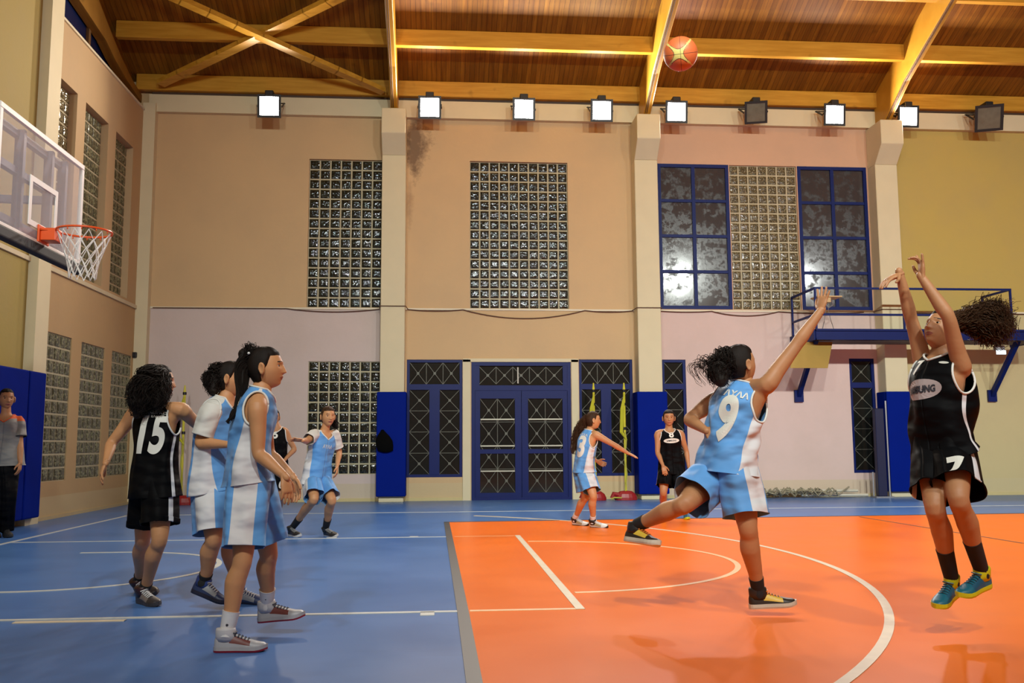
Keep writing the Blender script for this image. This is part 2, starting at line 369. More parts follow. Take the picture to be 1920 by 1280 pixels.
mb = MB(); mb.box(XL-0.01, XL+0.14, 13.20, 13.62, 0, 9.2); struct('trim_7', mb, M_cream)
mb = MB(); mb.box(0.45, 0.60, YB-0.03, YB+0.02, 0.0, 2.75); mb.box(2.61, 2.75, YB-0.03, YB+0.02, 0, 2.75); mb.box(0.45, 2.75, YB-0.03, YB+0.02, 2.705, 2.77)
struct('trim_8', mb, M_cream)
COLX = [-0.92, 4.14, 9.18, 14.25, 19.3]
for i, x in enumerate(COLX):
    col = thing('column', None, None, (x, YB-0.17, 0), kind='structure'); col.name = 'trim_%d' % (9+i)
    mb = MB(); mb.box(x-0.235, x+0.235, YB-0.34, YB+0.01, 0, 6.785); bevel(mb.obj('column_shaft', M_cream, col), 0.01, 1)
    V = []; 
    for xx in (x-0.235, x+0.235): V += [(xx, YB, 6.78), (xx, YB-0.34, 6.78), (xx, YB-0.66, 7.13), (xx, YB-0.66, 7.63), (xx, YB, 7.63)]
    F = [(0, 1, 2, 3, 4), (9, 8, 7, 6, 5)] + [(j, 5+j, 5+(j+1) % 5, (j+1) % 5) for j in range(5)]
    bevel(obj('corbel', V, F, M_cream, col), 0.01, 1)
# floor skirting under walls
mb = MB(); mb.box(-5.6, 0.45, YB-0.02, YB+0.01, 0, 0.06); mb.box(2.75, XR, YB-0.02, YB+0.01, 0, 0.06); struct('baseboard_back', mb, plain('yellowed skirting', (0.55, 0.46, 0.22), 0.6))
mb = MB(); mb.box(XL-0.01, XL+0.02, YF, YB-0.18, 0, 0.05); struct('baseboard_left', mb, plain('yellowed skirting left', (0.50, 0.40, 0.22), 0.6))

# ------------------------------------------------------------------ glass block windows
def block_mat(name, tint, rough=0.12, sc_=14):
    m, t, b = nt(name); tc = node(t, 'ShaderNodeTexCoord')
    oi = node(t, 'ShaderNodeObjectInfo')
    add = node(t, 'ShaderNodeVectorMath', operation='ADD'); t.links.new(tc.outputs['Object'], add.inputs[0]); t.links.new(oi.outputs['Location'], add.inputs[1])
    v = node(t, 'ShaderNodeTexVoronoi', feature='SMOOTH_F1'); v.inputs['Scale'].default_value = sc_*2.2; t.links.new(add.outputs[0], v.inputs['Vector'])
    n = noise(t, sc_*3, 3, add.outputs[0])
    b.inputs['Base Color'].default_value = (*tint, 1); b.inputs['Roughness'].default_value = rough
    b.inputs['Specular IOR Level'].default_value = 0.35; b.inputs['Coat Weight'].default_value = 0.4; b.inputs['Coat Roughness'].default_value = 0.03
    h = math_(t, 'ADD', v.outputs['Distance'], math_(t, 'MULTIPLY', n, 0.5))
    c = mixc(t, math_(t, 'GREATER_THAN', n, 0.55), tuple(x*0.5 for x in tint), tuple(x*1.9 for x in tint))
    t.links.new(c, b.inputs['Base Color'])
    bump(t, b, h, 0.28, 0.02)
    bn = [x for x in t.nodes if x.type == 'BUMP'][0]; t.links.new(bn.outputs[0], b.inputs['Coat Normal'])
    return m
M_blk = block_mat('dark glass block', (0.012, 0.014, 0.008)); M_blkT = block_mat('amber glass block', (0.14, 0.115, 0.06)); M_blkG = block_mat('green grey glass block', (0.12, 0.125, 0.07), 0.3, 9)
M_blkB = block_mat('grey brown glass block', (0.020, 0.020, 0.014))
def block_mesh(sa, sz, d, axis, mat):
    # pillowed face: rim, slope, raised centre (facing -Y, or +X for the left wall)
    V = []; F = []
    for (k, y) in ((1.0, 0.0), (1.0, -d), (0.90, -d-0.008), (0.55, -d-0.014)):
        for (i, j) in ((-1, -1), (1, -1), (1, 1), (-1, 1)): V.append((i*sa/2*k, y, j*sz/2*k))
    for r in range(3):
        for i in range(4): F.append((4*r+i, 4*r+(i+1) % 4, 4*r+4+(i+1) % 4, 4*r+4+i))
    F.append((12, 13, 14, 15))
    if axis == 'x': V = [(-y, x, z) for x, y, z in V]
    me = bpy.data.meshes.new('glass_block'); me.from_pydata(V, [], F); me.materials.append(mat); me.update(); return me
WN = [0]
def block_window(h, nc, nr, axis, depth, mat, label=None, a_in=None):
    WN[0] += 1; a0, a1, z0, z1 = h
    if a_in: a0, a1 = a_in
    mb = MB()
    if axis == 'y':
        yf = YB+depth; mb.box(h[0], h[1], yf, yf+0.05, h[2], h[3])
    else:
        xf = XL-depth; mb.box(xf-0.05, xf, h[0], h[1], h[2], h[3])
    g = struct('window_%d' % WN[0], mb, M_grout)
    if label: g['label'] = label
    pa, pz = (a1-a0)/nc, (z1-z0)/nr
    me = block_mesh(pa-0.030, pz-0.030, 0.004, axis, mat)
    for i in range(nc):
        for j in range(nr):
            o = bpy.data.objects.new('glass_block', me); COL.objects.link(o); o.parent = g
            a, z = a0+(i+.5)*pa, z0+(j+.5)*pz
            o.location = (a, yf, z) if axis == 'y' else (xf, a, z)
    return g
block_window(HB['g1'], 7, 15, 'y', 0.07, M_blk, 'tall glass block window left of the first column')
block_window(HB['g2'], 10, 15, 'y', 0.07, M_blkB, 'tall glass block window above the double doors')
block_window(HB['gm'], 7, 15, 'y', 0.05, M_blkT, 'glass block window between the two blue framed windows')
block_window(HB['g3'], 7, 11, 'y', 0.03, M_blk, 'low glass block window left of the first blue pad')
for k in ('u1', 'u2', 'u3'): block_window(HL[k], 5, 15, 'x', 0.13, M_blkT if k == 'u1' else M_blkG)
for k in ('l1', 'l2', 'l3'): block_window(HL[k], 5, 11, 'x', 0.02, M_blkG)

# ------------------------------------------------------------------ framed windows and door
def glass_mat(name, col, rough, spec=0.8, spots=False):
    m, t, b = nt(name); tc = node(t, 'ShaderNodeTexCoord')
    n = noise(t, 5, 6, tc.outputs['Object'], 0.7)
    if spots:
        s = math_(t, 'MULTIPLY', math_(t, 'SUBTRACT', n, 0.48, True), 5, True)
        c = mixc(t, s, col, tuple(x*0.25 for x in col))
        t.links.new(math_(t, 'ADD', math_(t, 'MULTIPLY', s, 0.35), rough), b.inputs['Roughness'])
    else:
        c = mixc(t, n, tuple(x*0.6 for x in col), tuple(x*1.4 for x in col)); b.inputs['Roughness'].default_value = rough
    t.links.new(c, b.inputs['Base Color']); b.inputs['Specular IOR Level'].default_value = spec
    bump(t, b, noise(t, 3, 2, tc.outputs['Object']), 0.05, 0.01)
    return m
M_pane = glass_mat('dusty dark pane', (0.05, 0.043, 0.042), 0.11, 0.6, True)
M_pane2 = glass_mat('dark night pane', (0.010, 0.011, 0.009), 0.12, 0.3)
M_lead = plain('grille strips behind glass', (0.11, 0.11, 0.085), 0.5, 0.2)
def frame_rect(mb, x0, x1, z0, z1, wd, y0, y1):
    mb.box(x0, x0+wd, y0, y1, z0, z1); mb.box(x1-wd, x1, y0, y1, z0, z1)
    mb.box(x0+wd, x1-wd, y0, y1, z0, z0+wd); mb.box(x0+wd, x1-wd, y0, y1, z1-wd, z1)
def big_window(h, label):
    WN[0] += 1; x0, x1, z0, z1 = h
    mb = MB(); frame_rect(mb, x0, x1, z0, z1, 0.07, YB-0.01, YB+0.07)
    xm = (x0+x1)/2; rows = 4; ph = (z1-z0-0.07)/rows
    mb.box(xm-0.035, xm+0.035, YB-0.005, YB+0.06, z0+0.07, z1-0.07)
    for i in range(1, rows): mb.box(x0+0.07, x1-0.07, YB-0.002, YB+0.06, z0+0.035+i*ph-0.03, z0+0.035+i*ph+0.03)
    g = struct('window_%d' % WN[0], mb, M_blueframe); g['label'] = label
    for i in range(rows):
        for (a, b_) in ((x0+0.05, xm-0.02), (xm+0.02, x1-0.05)):
            pb = MB(); pb.box(a, b_, YB+0.03, YB+0.04, z0+0.035+i*ph+0.01, z0+0.035+(i+1)*ph-0.01); pb.obj('pane', M_pane, g)
    return g
big_window(HB['wA'], 'blue framed eight pane window left of the glass blocks')
big_window(HB['wB'], 'blue framed eight pane window behind the blue platform')
def lattice(x0, x1, z0, z1, nx, nz, y, parent):
    """crossing diagonal strips with uprights, seen through the glass"""
    mb = MB(); pw, ph = (x1-x0)/nx, (z1-z0)/nz
    for i in range(nx):
        for j in range(nz):
            a, b_, c, d = x0+i*pw, x0+(i+1)*pw, z0+j*ph, z0+(j+1)*ph
            mb.bar((a, y, c), (b_, y, d), 0.010, 0.008, up=(0, 1, 0)); mb.bar((a, y+0.004, d), (b_, y+0.004, c), 0.010, 0.008, up=(0, 1, 0))
            mb.box((a+b_)/2-0.025, (a+b_)/2+0.025, y-0.006, y+0.004, (c+d)/2-0.025, (c+d)/2+0.025)
    for i in range(1, nx): mb.box(x0+i*pw-0.005, x0+i*pw+0.005, y, y+0.01, z0, z1)
    for j in range(1, nz): mb.box(x0, x1, y, y+0.01, z0+j*ph-0.005, z0+j*ph+0.005)
    return mb.obj('window_grille', M_lead, parent)
def small_window(h, label, cols=2, full=True):
    WN[0] += 1; x0, x1, z0, z1 = h
    mb = MB(); f = 0.055; frame_rect(mb, x0, x1, z0, z1, f, YB+0.02, YB+0.10)
    zt = z0+(z1-z0)*0.765
    mb.box(x0+f, x1-f, YB+0.02, YB+0.09, zt-0.055, zt+0.055)
    xs = [x0+f, x1-f]
    if cols == 2:
        xm = (x0+x1)/2; mb.box(xm-0.10, xm+0.10, YB+0.015, YB+0.09, z0+f, zt-0.055); xs = [x0+f, xm-0.10, xm+0.10, x1-f]
    g = struct('window_%d' % WN[0], mb, M_blueframe); g['label'] = label
    pb = MB(); pb.box(x0+f, x1-f, YB+0.065, YB+0.07, zt+0.055, z1-f); pb.obj('pane', M_pane2, g)
    nx = 3 if cols == 2 else 1
    lattice(x0+f, x1-f, zt+0.055, z1-f, nx, 1, YB+0.05, g)
    for k in range(0, len(xs), 2):
        pb = MB(); pb.box(xs[k], xs[k+1], YB+0.065, YB+0.07, z0+f, zt-0.055); pb.obj('pane', M_pane2, g)
        lattice(xs[k], xs[k+1], z0+f, zt-0.055, 1, 4, YB+0.05, g)
    return g
small_window(HB['w1'], 'blue framed window left of the double doors')
small_window(HB['w2'], 'blue framed window right of the double doors')
small_window(HB['w3'], 'narrow blue framed window right of the second column', 1)
small_window(HB['w4'], 'narrow blue framed window under the platform', 1)
# double door
x0, x1, z0, z1 = HB['door']; mb = MB(); f = 0.07
frame_rect(mb, x0, x1, z0-0.02, z1, f, YB-0.01, YB+0.10); mb.box(x0+f, x1-f, YB-0.01, YB+0.10, 2.14, 2.24)
mb.box(x0+f, x0+f+0.09, YB+0.0, YB+0.08, 2.24, z1-f); mb.box(x1-f-0.09, x1-f, YB+0.0, YB+0.08, 2.24, z1-f)
door = struct('door_1', mb, M_blueframe); door['label'] = 'blue double doors with glazed leaves and a transom'
pb = MB(); pb.box(x0+f, x1-f, YB+0.05, YB+0.055, 2.24, z1-f); pb.obj('transom_pane', M_pane2, door)
lattice(x0+f+0.09, x1-f-0.09, 2.27, z1-f-0.02, 5, 1, YB+0.035, door)
pb = MB(); pb.box(1.53, 1.555, YB-0.005, YB+0.03, 2.28, z1-f-0.03); pb.obj('transom_mullion', plain('pale mullion', (0.5, 0.48, 0.4), 0.5), door)
xm = (x0+x1)/2
M_bar = plain('pale aluminium bar', (0.42, 0.41, 0.33), 0.4, 0.3)
for (a, b_) in ((x0+f, xm), (xm, x1-f)):
    lb = MB(); ea = 0.10; z_ = 2.14
    ia, ib = a+(0.10 if a < 1 else 0.13), b_-(0.13 if a < 1 else 0.10)
    lb.box(a+0.004, ia, YB+0.005, YB+0.06, 0.01, z_); lb.box(ib, b_-0.004, YB+0.005, YB+0.06, 0.01, z_)
    lb.box(ia, ib, YB+0.005, YB+0.06, 0.01, 0.14); lb.box(ia, ib, YB+0.005, YB+0.06, 1.98, z_); lb.box(ia, ib, YB+0.01, YB+0.06, 0.90, 0.985)
    leaf = lb.obj('door_leaf', M_blueframe, door)
    for (c, d) in ((0.14, 0.90), (0.985, 1.98)):
        pb = MB(); pb.box(ia, ib, YB+0.045, YB+0.05, c, d); q = pb.obj('pane', M_pane2, leaf); q.matrix_parent_inverse = Matrix.Identity(4)
    for o_ in [lattice(ia, ib, 0.14, 1.98, 2, 4, YB+0.032, leaf)]: o_.matrix_parent_inverse = Matrix.Identity(4)
    for zz in (0.56, 1.05, 1.57):
        pb = MB(); pb.box(ia+0.01, ib-0.01, YB-0.01, YB+0.02, zz-0.013, zz+0.013); q = pb.obj('push_bar', M_bar, leaf); q.matrix_parent_inverse = Matrix.Identity(4)
# dark blue clerestory strip above the left wall
WN[0] += 1; mb = MB(); M_frw = plain('dark frame wood', (0.20, 0.11, 0.04), 0.5)
my = [17.3, 15.62, 14.42, 13.2, 12.0, 10.8, 9.6, 8.4, 7.2, 6.0]
for y in my: mb.box(-6.16, -6.08, y-0.05, y+0.04, 7.60, glo(y)+0.04)
mb.box(-6.16, -6.08, 6.0, 17.9, 7.60, 7.70)
g = struct('window_%d' % WN[0], mb, M_frw); g['label'] = 'strip of dark blue panes above the left wall'
M_night = plain('dusk blue pane', (0.003, 0.012, 0.075), 0.3)
for b_, a in zip(my[:-1], my[1:]):
    yy = np.linspace(a, b_, 5); V = [(-6.13, y, 7.68) for y in yy]+[(-6.13, y, glo(y)+0.04) for y in yy]
    V += [(-6.14, v[1], v[2]) for v in V]
    F = [(i, i+1, 6+i, 5+i) for i in range(4)]+[(15+i, 16+i, 11+i, 10+i) for i in range(4)]
    obj('pane', V, F, M_night, g)
mb = MB(); mb.box(-6.45, -6.35, YF, YB+0.3, 7.0, 12); struct('wall_gable_outside', mb, plain('night sky board', (0.002, 0.006, 0.03), 0.9))
# ------------------------------------------------------------------ wall pads
def pad(x, label, w_=0.56):
    t = thing('wall_pad', label, 'padding', (x, YB-0.40, 0.1), 'blue wall pads')
    mb = MB(); mb.box(x-w_/2, x+w_/2, YB-0.44, YB-0.345, 0.11, 2.09); bevel(mb.obj('front_panel', M_blue, t), 0.02, 3)
    for s in (-1, 1):
        mb = MB(); a = x+s*w_/2; b_ = x+s*(0.245); mb.box(min(a, b_), max(a, b_), YB-0.343, YB-0.02, 0.11, 2.09); bevel(mb.obj('side_panel', M_blue, t), 0.012, 2)
pad(-0.92, 'blue pad around the column left of the double doors')
pad(4.14, 'blue pad around the column right of the double doors', 0.60)
pad(9.18, 'blue pad around the column under the blue platform', 0.58)
t = thing('wall_pad', 'tall blue pads on the left wall behind the referee', 'padding', (XL+0.1, 12.5, 0))
for (a, b_) in ((12.90, 13.42), (11.7, 12.88), (10.5, 11.68)):
    mb = MB(); mb.box(XL+0.15, XL+0.24, a, b_, 0.10, 2.12); bevel(mb.obj('panel', M_blue, t), 0.025, 3)
# ------------------------------------------------------------------ floodlights
M_lens = emis('lit flood lens', (1.0, 0.97, 0.93), 30)
M_lensoff = plain('unlit flood glass', (0.13, 0.14, 0.11), 0.15, var=0.3, scale=8, spec=0.8)
def flood(x, z, lit, tilt, label, yaw=0, size=0.36, warm=WARM, power=1.0):
    y = YB-0.62
    t = thing('floodlight', label, 'floodlight', (x, YB-0.12, z+0.2), 'floodlights under the eave')
    d = Vector((math.sin(yaw)*math.cos(tilt), -math.cos(yaw)*math.cos(tilt), -math.sin(tilt)))
    r = Vector((math.cos(yaw), math.sin(yaw), 0)); u = r.cross(d)*1.0
    if u.z < 0: u = -u
    c = Vector((x, y, z)); s = size/2
    def P(a, b_, k): return tuple(c + r*a + u*b_ + d*k)
    V = [P(a*s*1.12, b_*s*1.12, 0.0) for a, b_ in ((-1, -1), (1, -1), (1, 1), (-1, 1))] + [P(a*s*0.62, b_*s*0.55, -0.17) for a, b_ in ((-1, -1), (1, -1), (1, 1), (-1, 1))]
    F = [(4, 5, 6, 7)] + [(i, (i+1) % 4, 4+(i+1) % 4, 4+i) for i in range(4)]
    V += [P(a*s*1.12, b_*s*1.12, 0.02) for a, b_ in ((-1, -1), (1, -1), (1, 1), (-1, 1))] + [P(a*s*0.90, b_*s*0.90, 0.02) for a, b_ in ((-1, -1), (1, -1), (1, 1), (-1, 1))]+ [P(a*s*0.90, b_*s*0.90, -0.01) for a, b_ in ((-1, -1), (1, -1), (1, 1), (-1, 1))]
    for i in range(4):
        j = (i+1) % 4; F += [(i, j, 8+j, 8+i), (8+i, 8+j, 12+j, 12+i), (12+i, 12+j, 16+j, 16+i)]
    obj('housing', V, F, M_dark, t)
    obj('lens', [P(a*s*0.91, b_*s*0.91, 0.004) for a, b_ in ((-1, -1), (1, -1), (1, 1), (-1, 1))], [(0, 1, 2, 3)], M_lens if lit else M_lensoff, t)
    mb = MB(); mb.box(x-0.08, x+0.08, y-0.16+0.1, y+0.18, z+s*0.9, z+s*0.9+0.12); bevel(mb.obj('ballast_box', M_dark, t), 0.01, 1)
    mb = MB()
    for sx in (-1, 1): mb.bar(P(sx*s*1.18, 0, -0.04), (x+sx*s*1.1, YB-0.25, z+0.20), 0.012, 0.035)
    mb.bar((x-s*1.2, YB-0.25, z+0.20), (x+s*1.2, YB-0.25, z+0.20), 0.035, 0.012); mb.bar((x, YB-0.27, z+0.2), (x, YB-0.10, z+0.2), 0.05, 0.012)
    mb.obj('bracket', M_dark, t)
    if lit:
        p = c + d*0.04
        area('floodlight_lamp', tuple(p), tuple(p+d), size*0.8, P_BACK*power, warm, 172 if x > -3 else 125)
    return t
FL = [(-3.32, 7.62, 1, 'lit floodlight glowing at the left end of the row, over the crossed braces', (1, .86, .66)),
      (-0.22, 7.67, 1, 'lit floodlight just right of the first arched beam', (1, .82, .66)),
      (1.64, 7.68, 1, 'lit floodlight over the tall glass block window above the doors', (1, .9, .8)),
      (3.20, 7.69, 1, 'lit floodlight just left of the second arched beam', (.9, 1, .9)),
      (4.72, 7.70, 1, 'lit floodlight just under the flying ball', (.97, .88, 1)),
      (6.36, 7.73, 0, 'unlit black floodlight above the glass blocks between blue windows', None),
      (8.00, 7.72, 1, 'lit floodlight just left of the third arched beam', (1, .84, .70)),
      (9.56, 7.72, 1, 'lit floodlight just right of the third arched beam', (1, .84, .88)),
      (11.30, 7.73, 0, 'large unlit black floodlight at the far right end of the row', None)]
for (x, z, lit, lab, cc) in FL: flood(x, z, lit, 0.14 if lit else 0.42, lab, 0.0 if lit else (-0.25 if x < 8 else -0.35), 0.40 if x < 11 else 0.48, cc or WARM, 1.0 if x > -3 else 0.45)

# ------------------------------------------------------------------ cable along the ledge
mb = MB()
def sag(xa, xb, d_, n=14):
    mb.tube([(xa+(xb-xa)*i/n, YB-0.03-(0.33 if False else 0), 3.745-d_*4*(i/n)*(1-i/n)) for i in range(n+1)], 0.010, 6)
for a, b_, d_ in ((-5.55, -3.0, 0.0), (-3.0, -1.2, 0.06), (-0.65, 0.45, 0.03), (0.45, 2.9, 0.17), (2.9, 3.88, 0.03), (4.4, 5.5, 0.02), (5.5, 6.9, 0.09), (6.9, 8.7, 0.03), (9.45, 14, 0.02)): sag(a, b_, d_)
for x in COLX[:3]: mb.tube([(x-0.27, YB-0.03, 3.75), (x-0.25, YB-0.355, 3.76), (x+0.25, YB-0.355, 3.76), (x+0.28, YB-0.03, 3.75)], 0.010, 6)
o = mb.obj('cable', M_brown); o['label'] = 'thin brown cable sagging along the ledge of the back wall'; o['category'] = 'cable'

# ------------------------------------------------------------------ basketball backboard
FX = RX-0.375
t = thing('basketball_hoop', 'glass backboard with orange rim and white net on the left', 'basketball hoop', (XL, RY, 3.0))
y0, y1, z0, z1 = RY-0.9, RY+0.9, 2.90, 3.95
def glassy(name, alpha=0.12):
    m, t_, b = nt(name); b.inputs['Base Color'].default_value = (0.75, 0.78, 0.85, 1); b.inputs['Roughness'].default_value = 0.06
    b.inputs['Alpha'].default_value = alpha; b.inputs['Specular IOR Level'].default_value = 1.0
    return m
mb = MB(); mb.box(FX-0.02, FX-0.006, y0+0.02, y1-0.02, z0+0.02, z1-0.02); mb.obj('glass_panel', glassy('scuffed backboard glass', 0.28), t)
mb = MB(); f = 0.05
for (a, b_, c, d) in ((y0, y1, z1-f, z1), (y0, y1, z0, z0+f), (y0, y0+f, z0+f, z1-f), (y1-f, y1, z0+f, z1-f)): mb.box(FX-0.035, FX, a, b_, c, d)
bevel(mb.obj('board_frame', M_white, t), 0.004, 1)
mb = MB(); w2 = 0.295; zb = 3.05; f = 0.05
for (a, b_, c, d) in ((RY-w2, RY+w2, zb+0.45-f, zb+0.45), (RY-w2, RY+w2, zb, zb+f), (RY-w2, RY-w2+f, zb+f, zb+0.45-f), (RY+w2-f, RY+w2, zb+f, zb+0.45-f)): mb.box(FX-0.005, FX+0.002, a, b_, c, d)
mb.obj('target_square', M_white, t)
mb = MB(); mb.box(FX-0.06, FX+0.03, y0-0.03, y1+0.02, z0-0.09, z0+0.015)
bevel(mb.obj('bottom_pad', M_black, t), 0.02, 3)
mb = MB(); mb.box(FX+0.0, FX+0.012, y0, y1-0.1, z0+0.016, z0+0.03); mb.obj('pad_strip', M_white, t)
# support steelwork behind the board, back to the wall
M_frame2 = plain('dull violet grey steel', (0.16, 0.15, 0.19), 0.5, 0.4)
mb = MB()
for y in (RY-0.75, RY-0.30, RY+0.30, RY+0.62): mb.box(FX-0.14, FX-0.06, y-0.025, y+0.025, z0+0.05, z1-0.05)
for z in (3.05, 3.52, 3.86): mb.box(FX-0.16, FX-0.10, RY-0.8, RY+0.68, z-0.03, z+0.03)
for y in (RY-0.75, RY+0.62):
    mb.bar((FX-0.13, y, 3.50), (XL, y, 3.55), 0.07, 0.07); mb.bar((FX-0.13, y, 3.1), (XL, y, 3.45), 0.05, 0.05)
mb.obj('support_frame', M_frame2, t)
M_rim = plain('orange rim enamel', (0.78, 0.10, 0.015), 0.35)
rc = np.array([RX, RY, 3.05]); mb = MB(); n = 40
mb.tube([rc+0.235*np.array([math.cos(2*math.pi*i/n), math.sin(2*math.pi*i/n), 0]) for i in range(n+1)], 0.010, 8, caps=False)
mb.bar((FX+0.005, RY-0.09, 3.045), (RX-0.215, RY-0.06, 3.045), 0.02, 0.012); mb.bar((FX+0.005, RY+0.09, 3.045), (RX-0.215, RY+0.06, 3.045), 0.02, 0.012)
for k in range(12):
    a = 2*math.pi*(k+.5)/12; p = rc+0.235*np.array([math.cos(a), math.sin(a), 0]); mb.tube([p+(0, 0, -0.004), p+(0, 0, -0.03)], 0.005, 5)
mb.obj('rim', M_rim, t, smooth=True)
mb = MB(); mb.box(FX, FX+0.02, RY-0.11, RY+0.11, 2.93, 3.09); mb.box(FX+0.02, FX+0.15, RY-0.085, RY+0.085, 2.95, 3.065); bevel(mb.obj('rim_bracket', M_rim, t), 0.006, 2)
mb = MB(); nn = 12; lv = [(0, 0.228, 0), (1, 0.195, -0.09), (2, 0.165, -0.175), (3, 0.138, -0.26), (4, 0.122, -0.34), (5, 0.115, -0.42)]
def npnt(k, l): r_, z_ = lv[l][1], lv[l][2]; a = 2*math.pi*(k+(0.5 if l % 2 else 0))/nn; return rc+np.array([r_*math.cos(a), r_*math.sin(a), z_-0.02])
for l in range(5):
    for k in range(nn):
        mb.tube([npnt(k, l), npnt(k, l+1)], 0.0045, 4, caps=False); mb.tube([npnt(k, l), npnt(k-1 if l % 2 == 0 else k+1, l+1)], 0.0045, 4, caps=False)
mb.obj('net', plain('white net cord', (0.75, 0.74, 0.70), 0.8), t)

# ------------------------------------------------------------------ basketball in flight
bc = U(1276, 101, 6.2); BR = 0.122
def ball_mat():
    m, tt, b = nt('two tone basketball'); at = node(tt, 'ShaderNodeAttribute', attribute_name='panel')
    c = mixc(tt, at.outputs['Fac'], (0.60, 0.13, 0.035), (0.66, 0.56, 0.16)); tc = node(tt, 'ShaderNodeTexCoord')
    tt.links.new(c, b.inputs['Base Color']); b.inputs['Roughness'].default_value = 0.5
    bump(tt, b, noise(tt, 260, 1, tc.outputs['Object']), 0.25, 0.002); return m
t = thing('basketball', 'orange and cream basketball flying in front of the roof beam', 'basketball', bc)
bm = bmesh.new(); bmesh.ops.create_uvsphere(bm, u_segments=96, v_segments=64, radius=BR)
e1 = (CR*0.98-CF*0.0)/np.linalg.norm(CR*0.98); vw = (np.array([0, 0, CAMH])-bc); vw /= np.linalg.norm(vw)
e1 = e1-vw*np.dot(e1, vw); e1 /= np.linalg.norm(e1); e2 = np.cross(vw, e1); ca, sa = math.cos(0.12), math.sin(0.12); e1, e2 = ca*e1+sa*e2, -sa*e1+ca*e2
vals = []
for v in bm.verts:
    p = np.array(v.co)/BR; a, b_, c = p@e1+0.10, p@e2-0.02, p@vw
    # four arms meeting at a square hub: cream where |x|~|y| beyond gentle hyperbolas
    q = abs(a*a-b_*b_*1.05); hub = 0.075+0.0*c
    vals.append(1.0 if (q < hub) else 0.0)
    v.co = Vector(p*BR) + Vector(bc)
me = bpy.data.meshes.new('cover'); bm.to_mesh(me); bm.free(); me.polygons.foreach_set('use_smooth', [True]*len(me.polygons))
at = me.attributes.new('panel', 'FLOAT', 'POINT'); at.data.foreach_set('value', vals); me.materials.append(ball_mat())
o = bpy.data.objects.new('cover', me); COL.objects.link(o); child(o, t)
mb = MB()
for (A, B_, off) in ((e1, vw, 0), (e2, vw, 0)):
    mb.tube([bc+(BR-0.0005)*(math.cos(s)*A+math.sin(s)*B_) for s in np.linspace(0, 2*math.pi, 49)], 0.0016, 5, caps=False)
for s1 in (0, 1, 2, 3):
    P = []
    for s in np.linspace(-1.1, 1.1, 25):
        x = math.sqrt(0.075)*math.cosh(s*1.15); y = math.sqrt(0.075)*math.sinh(s*1.15)
        if x*x+y*y > 0.995: continue
        a, b_ = [(x, y), (-x, y), (y, x), (y, -x)][s1]; a -= 0.10; b_ = b_/1.025+0.02
        r2 = a*a+b_*b_
        if r2 > 0.98: continue
        P.append(bc+(BR)*(a*e1+b_*e2+math.sqrt(1-r2)*vw))
    if len(P) > 2: mb.tube(P, 0.0014, 5)
mb.obj('seam', M_black, t)

# ------------------------------------------------------------------ blue platform on the back wall
t = thing('platform', 'blue steel platform with railing on brackets, high on the back wall', 'platform', (9.2, YB, 3.1))
YP = 16.70
XP0, XP1 = 7.15, 11.85
mb = MB(); mb.box(XP0, XP1, YP, YP+0.06, 3.03, 3.24); mb.box(XP0, XP1, YP-0.03, YP+0.09, 3.20, 3.24); mb.box(XP0, XP1, YP-0.03, YP+0.09, 3.03, 3.06)
mb.bar((XP0, YP+0.03, 3.13), (XP0, YB-0.01, 3.13), 0.06, 0.2); mb.bar((XP1, YP+0.03, 3.13), (XP1, YB-0.01, 3.13), 0.06, 0.2)
mb.obj('edge_beam', M_blueframe, t)
mb = MB(); mb.box(XP0+0.03, XP1-0.03, YP+0.06, YB-0.36, 3.04, 3.075); mb.obj('deck', plain('dark underside deck', (0.10, 0.07, 0.055), 0.7), t)
for x in (7.25, 11.35):
    mb = MB(); mb.bar((x, YB-0.02, 2.02), (x+0.0, YP+0.25, 3.06), 0.08, 0.09); mb.box(x-0.09, x+0.09, YB-0.06, YB-0.005, 1.90, 2.14); mb.obj('bracket', M_blueframe, t)
posts = [(XP0+0.02, YP+0.02), (8.92, YP+0.02), (11.10, YP+0.02), (XP0+0.03, YB-0.04), (11.10, YB-0.3)]
for (x, y) in posts:
    mb = MB(); mb.bar((x, y, 3.2), (x, y, 4.04), 0.035, 0.035); mb.obj('post', M_blueframe, t)
for z in (4.03, 3.52):
    mb = MB(); mb.bar((XP0, YP+0.02, z), (11.12, YP+0.02, z), 0.035, 0.04); mb.obj('rail', M_blueframe, t)
    mb = MB(); mb.bar((XP0+0.02, YP, z), (XP0+0.03, YB-0.02, z), 0.035, 0.04); mb.obj('rail', M_blueframe, t)
mb = MB(); mb.bar((11.10, YP, 4.03), (11.10, YB-0.3, 4.03), 0.035, 0.04); mb.obj('rail', M_blueframe, t)
mb = MB(); mb.bar((XP0-0.55, YP+0.6, 2.52), (XP0-0.02, YP+0.6, 2.52), 0.02, 0.02)
V = [(6.62, 16.72, 2.49), (7.36, 16.72, 2.49), (7.60, 17.0, 3.02), (6.95, 17.0, 3.02)]; V += [(x, y+0.02, z) for x, y, z in V]
F = [(0, 1, 2, 3), (7, 6, 5, 4)] + [(i, 4+i, 4+(i+1) % 4, (i+1) % 4) for i in range(4)]
o = obj('plywood_board', V, F, plain('ochre plywood', (0.34, 0.225, 0.05), 0.6)); o['label'] = 'ochre plywood board hanging under the left end of the blue platform'; o['category'] = 'board'
mb = MB(); mb.box(7.32, 7.82, 16.95, 17.3, 3.90, 3.925); mb.box(7.36, 7.60, 16.98, 17.2, 3.80, 3.90)
o = bevel(mb.obj('shelf_board', plain('pale wooden shelf', (0.55, 0.38, 0.17), 0.5)), 0.005, 1); o['label'] = 'small pale wooden shelf by the raised hand, on the platform rail'; o['category'] = 'shelf'
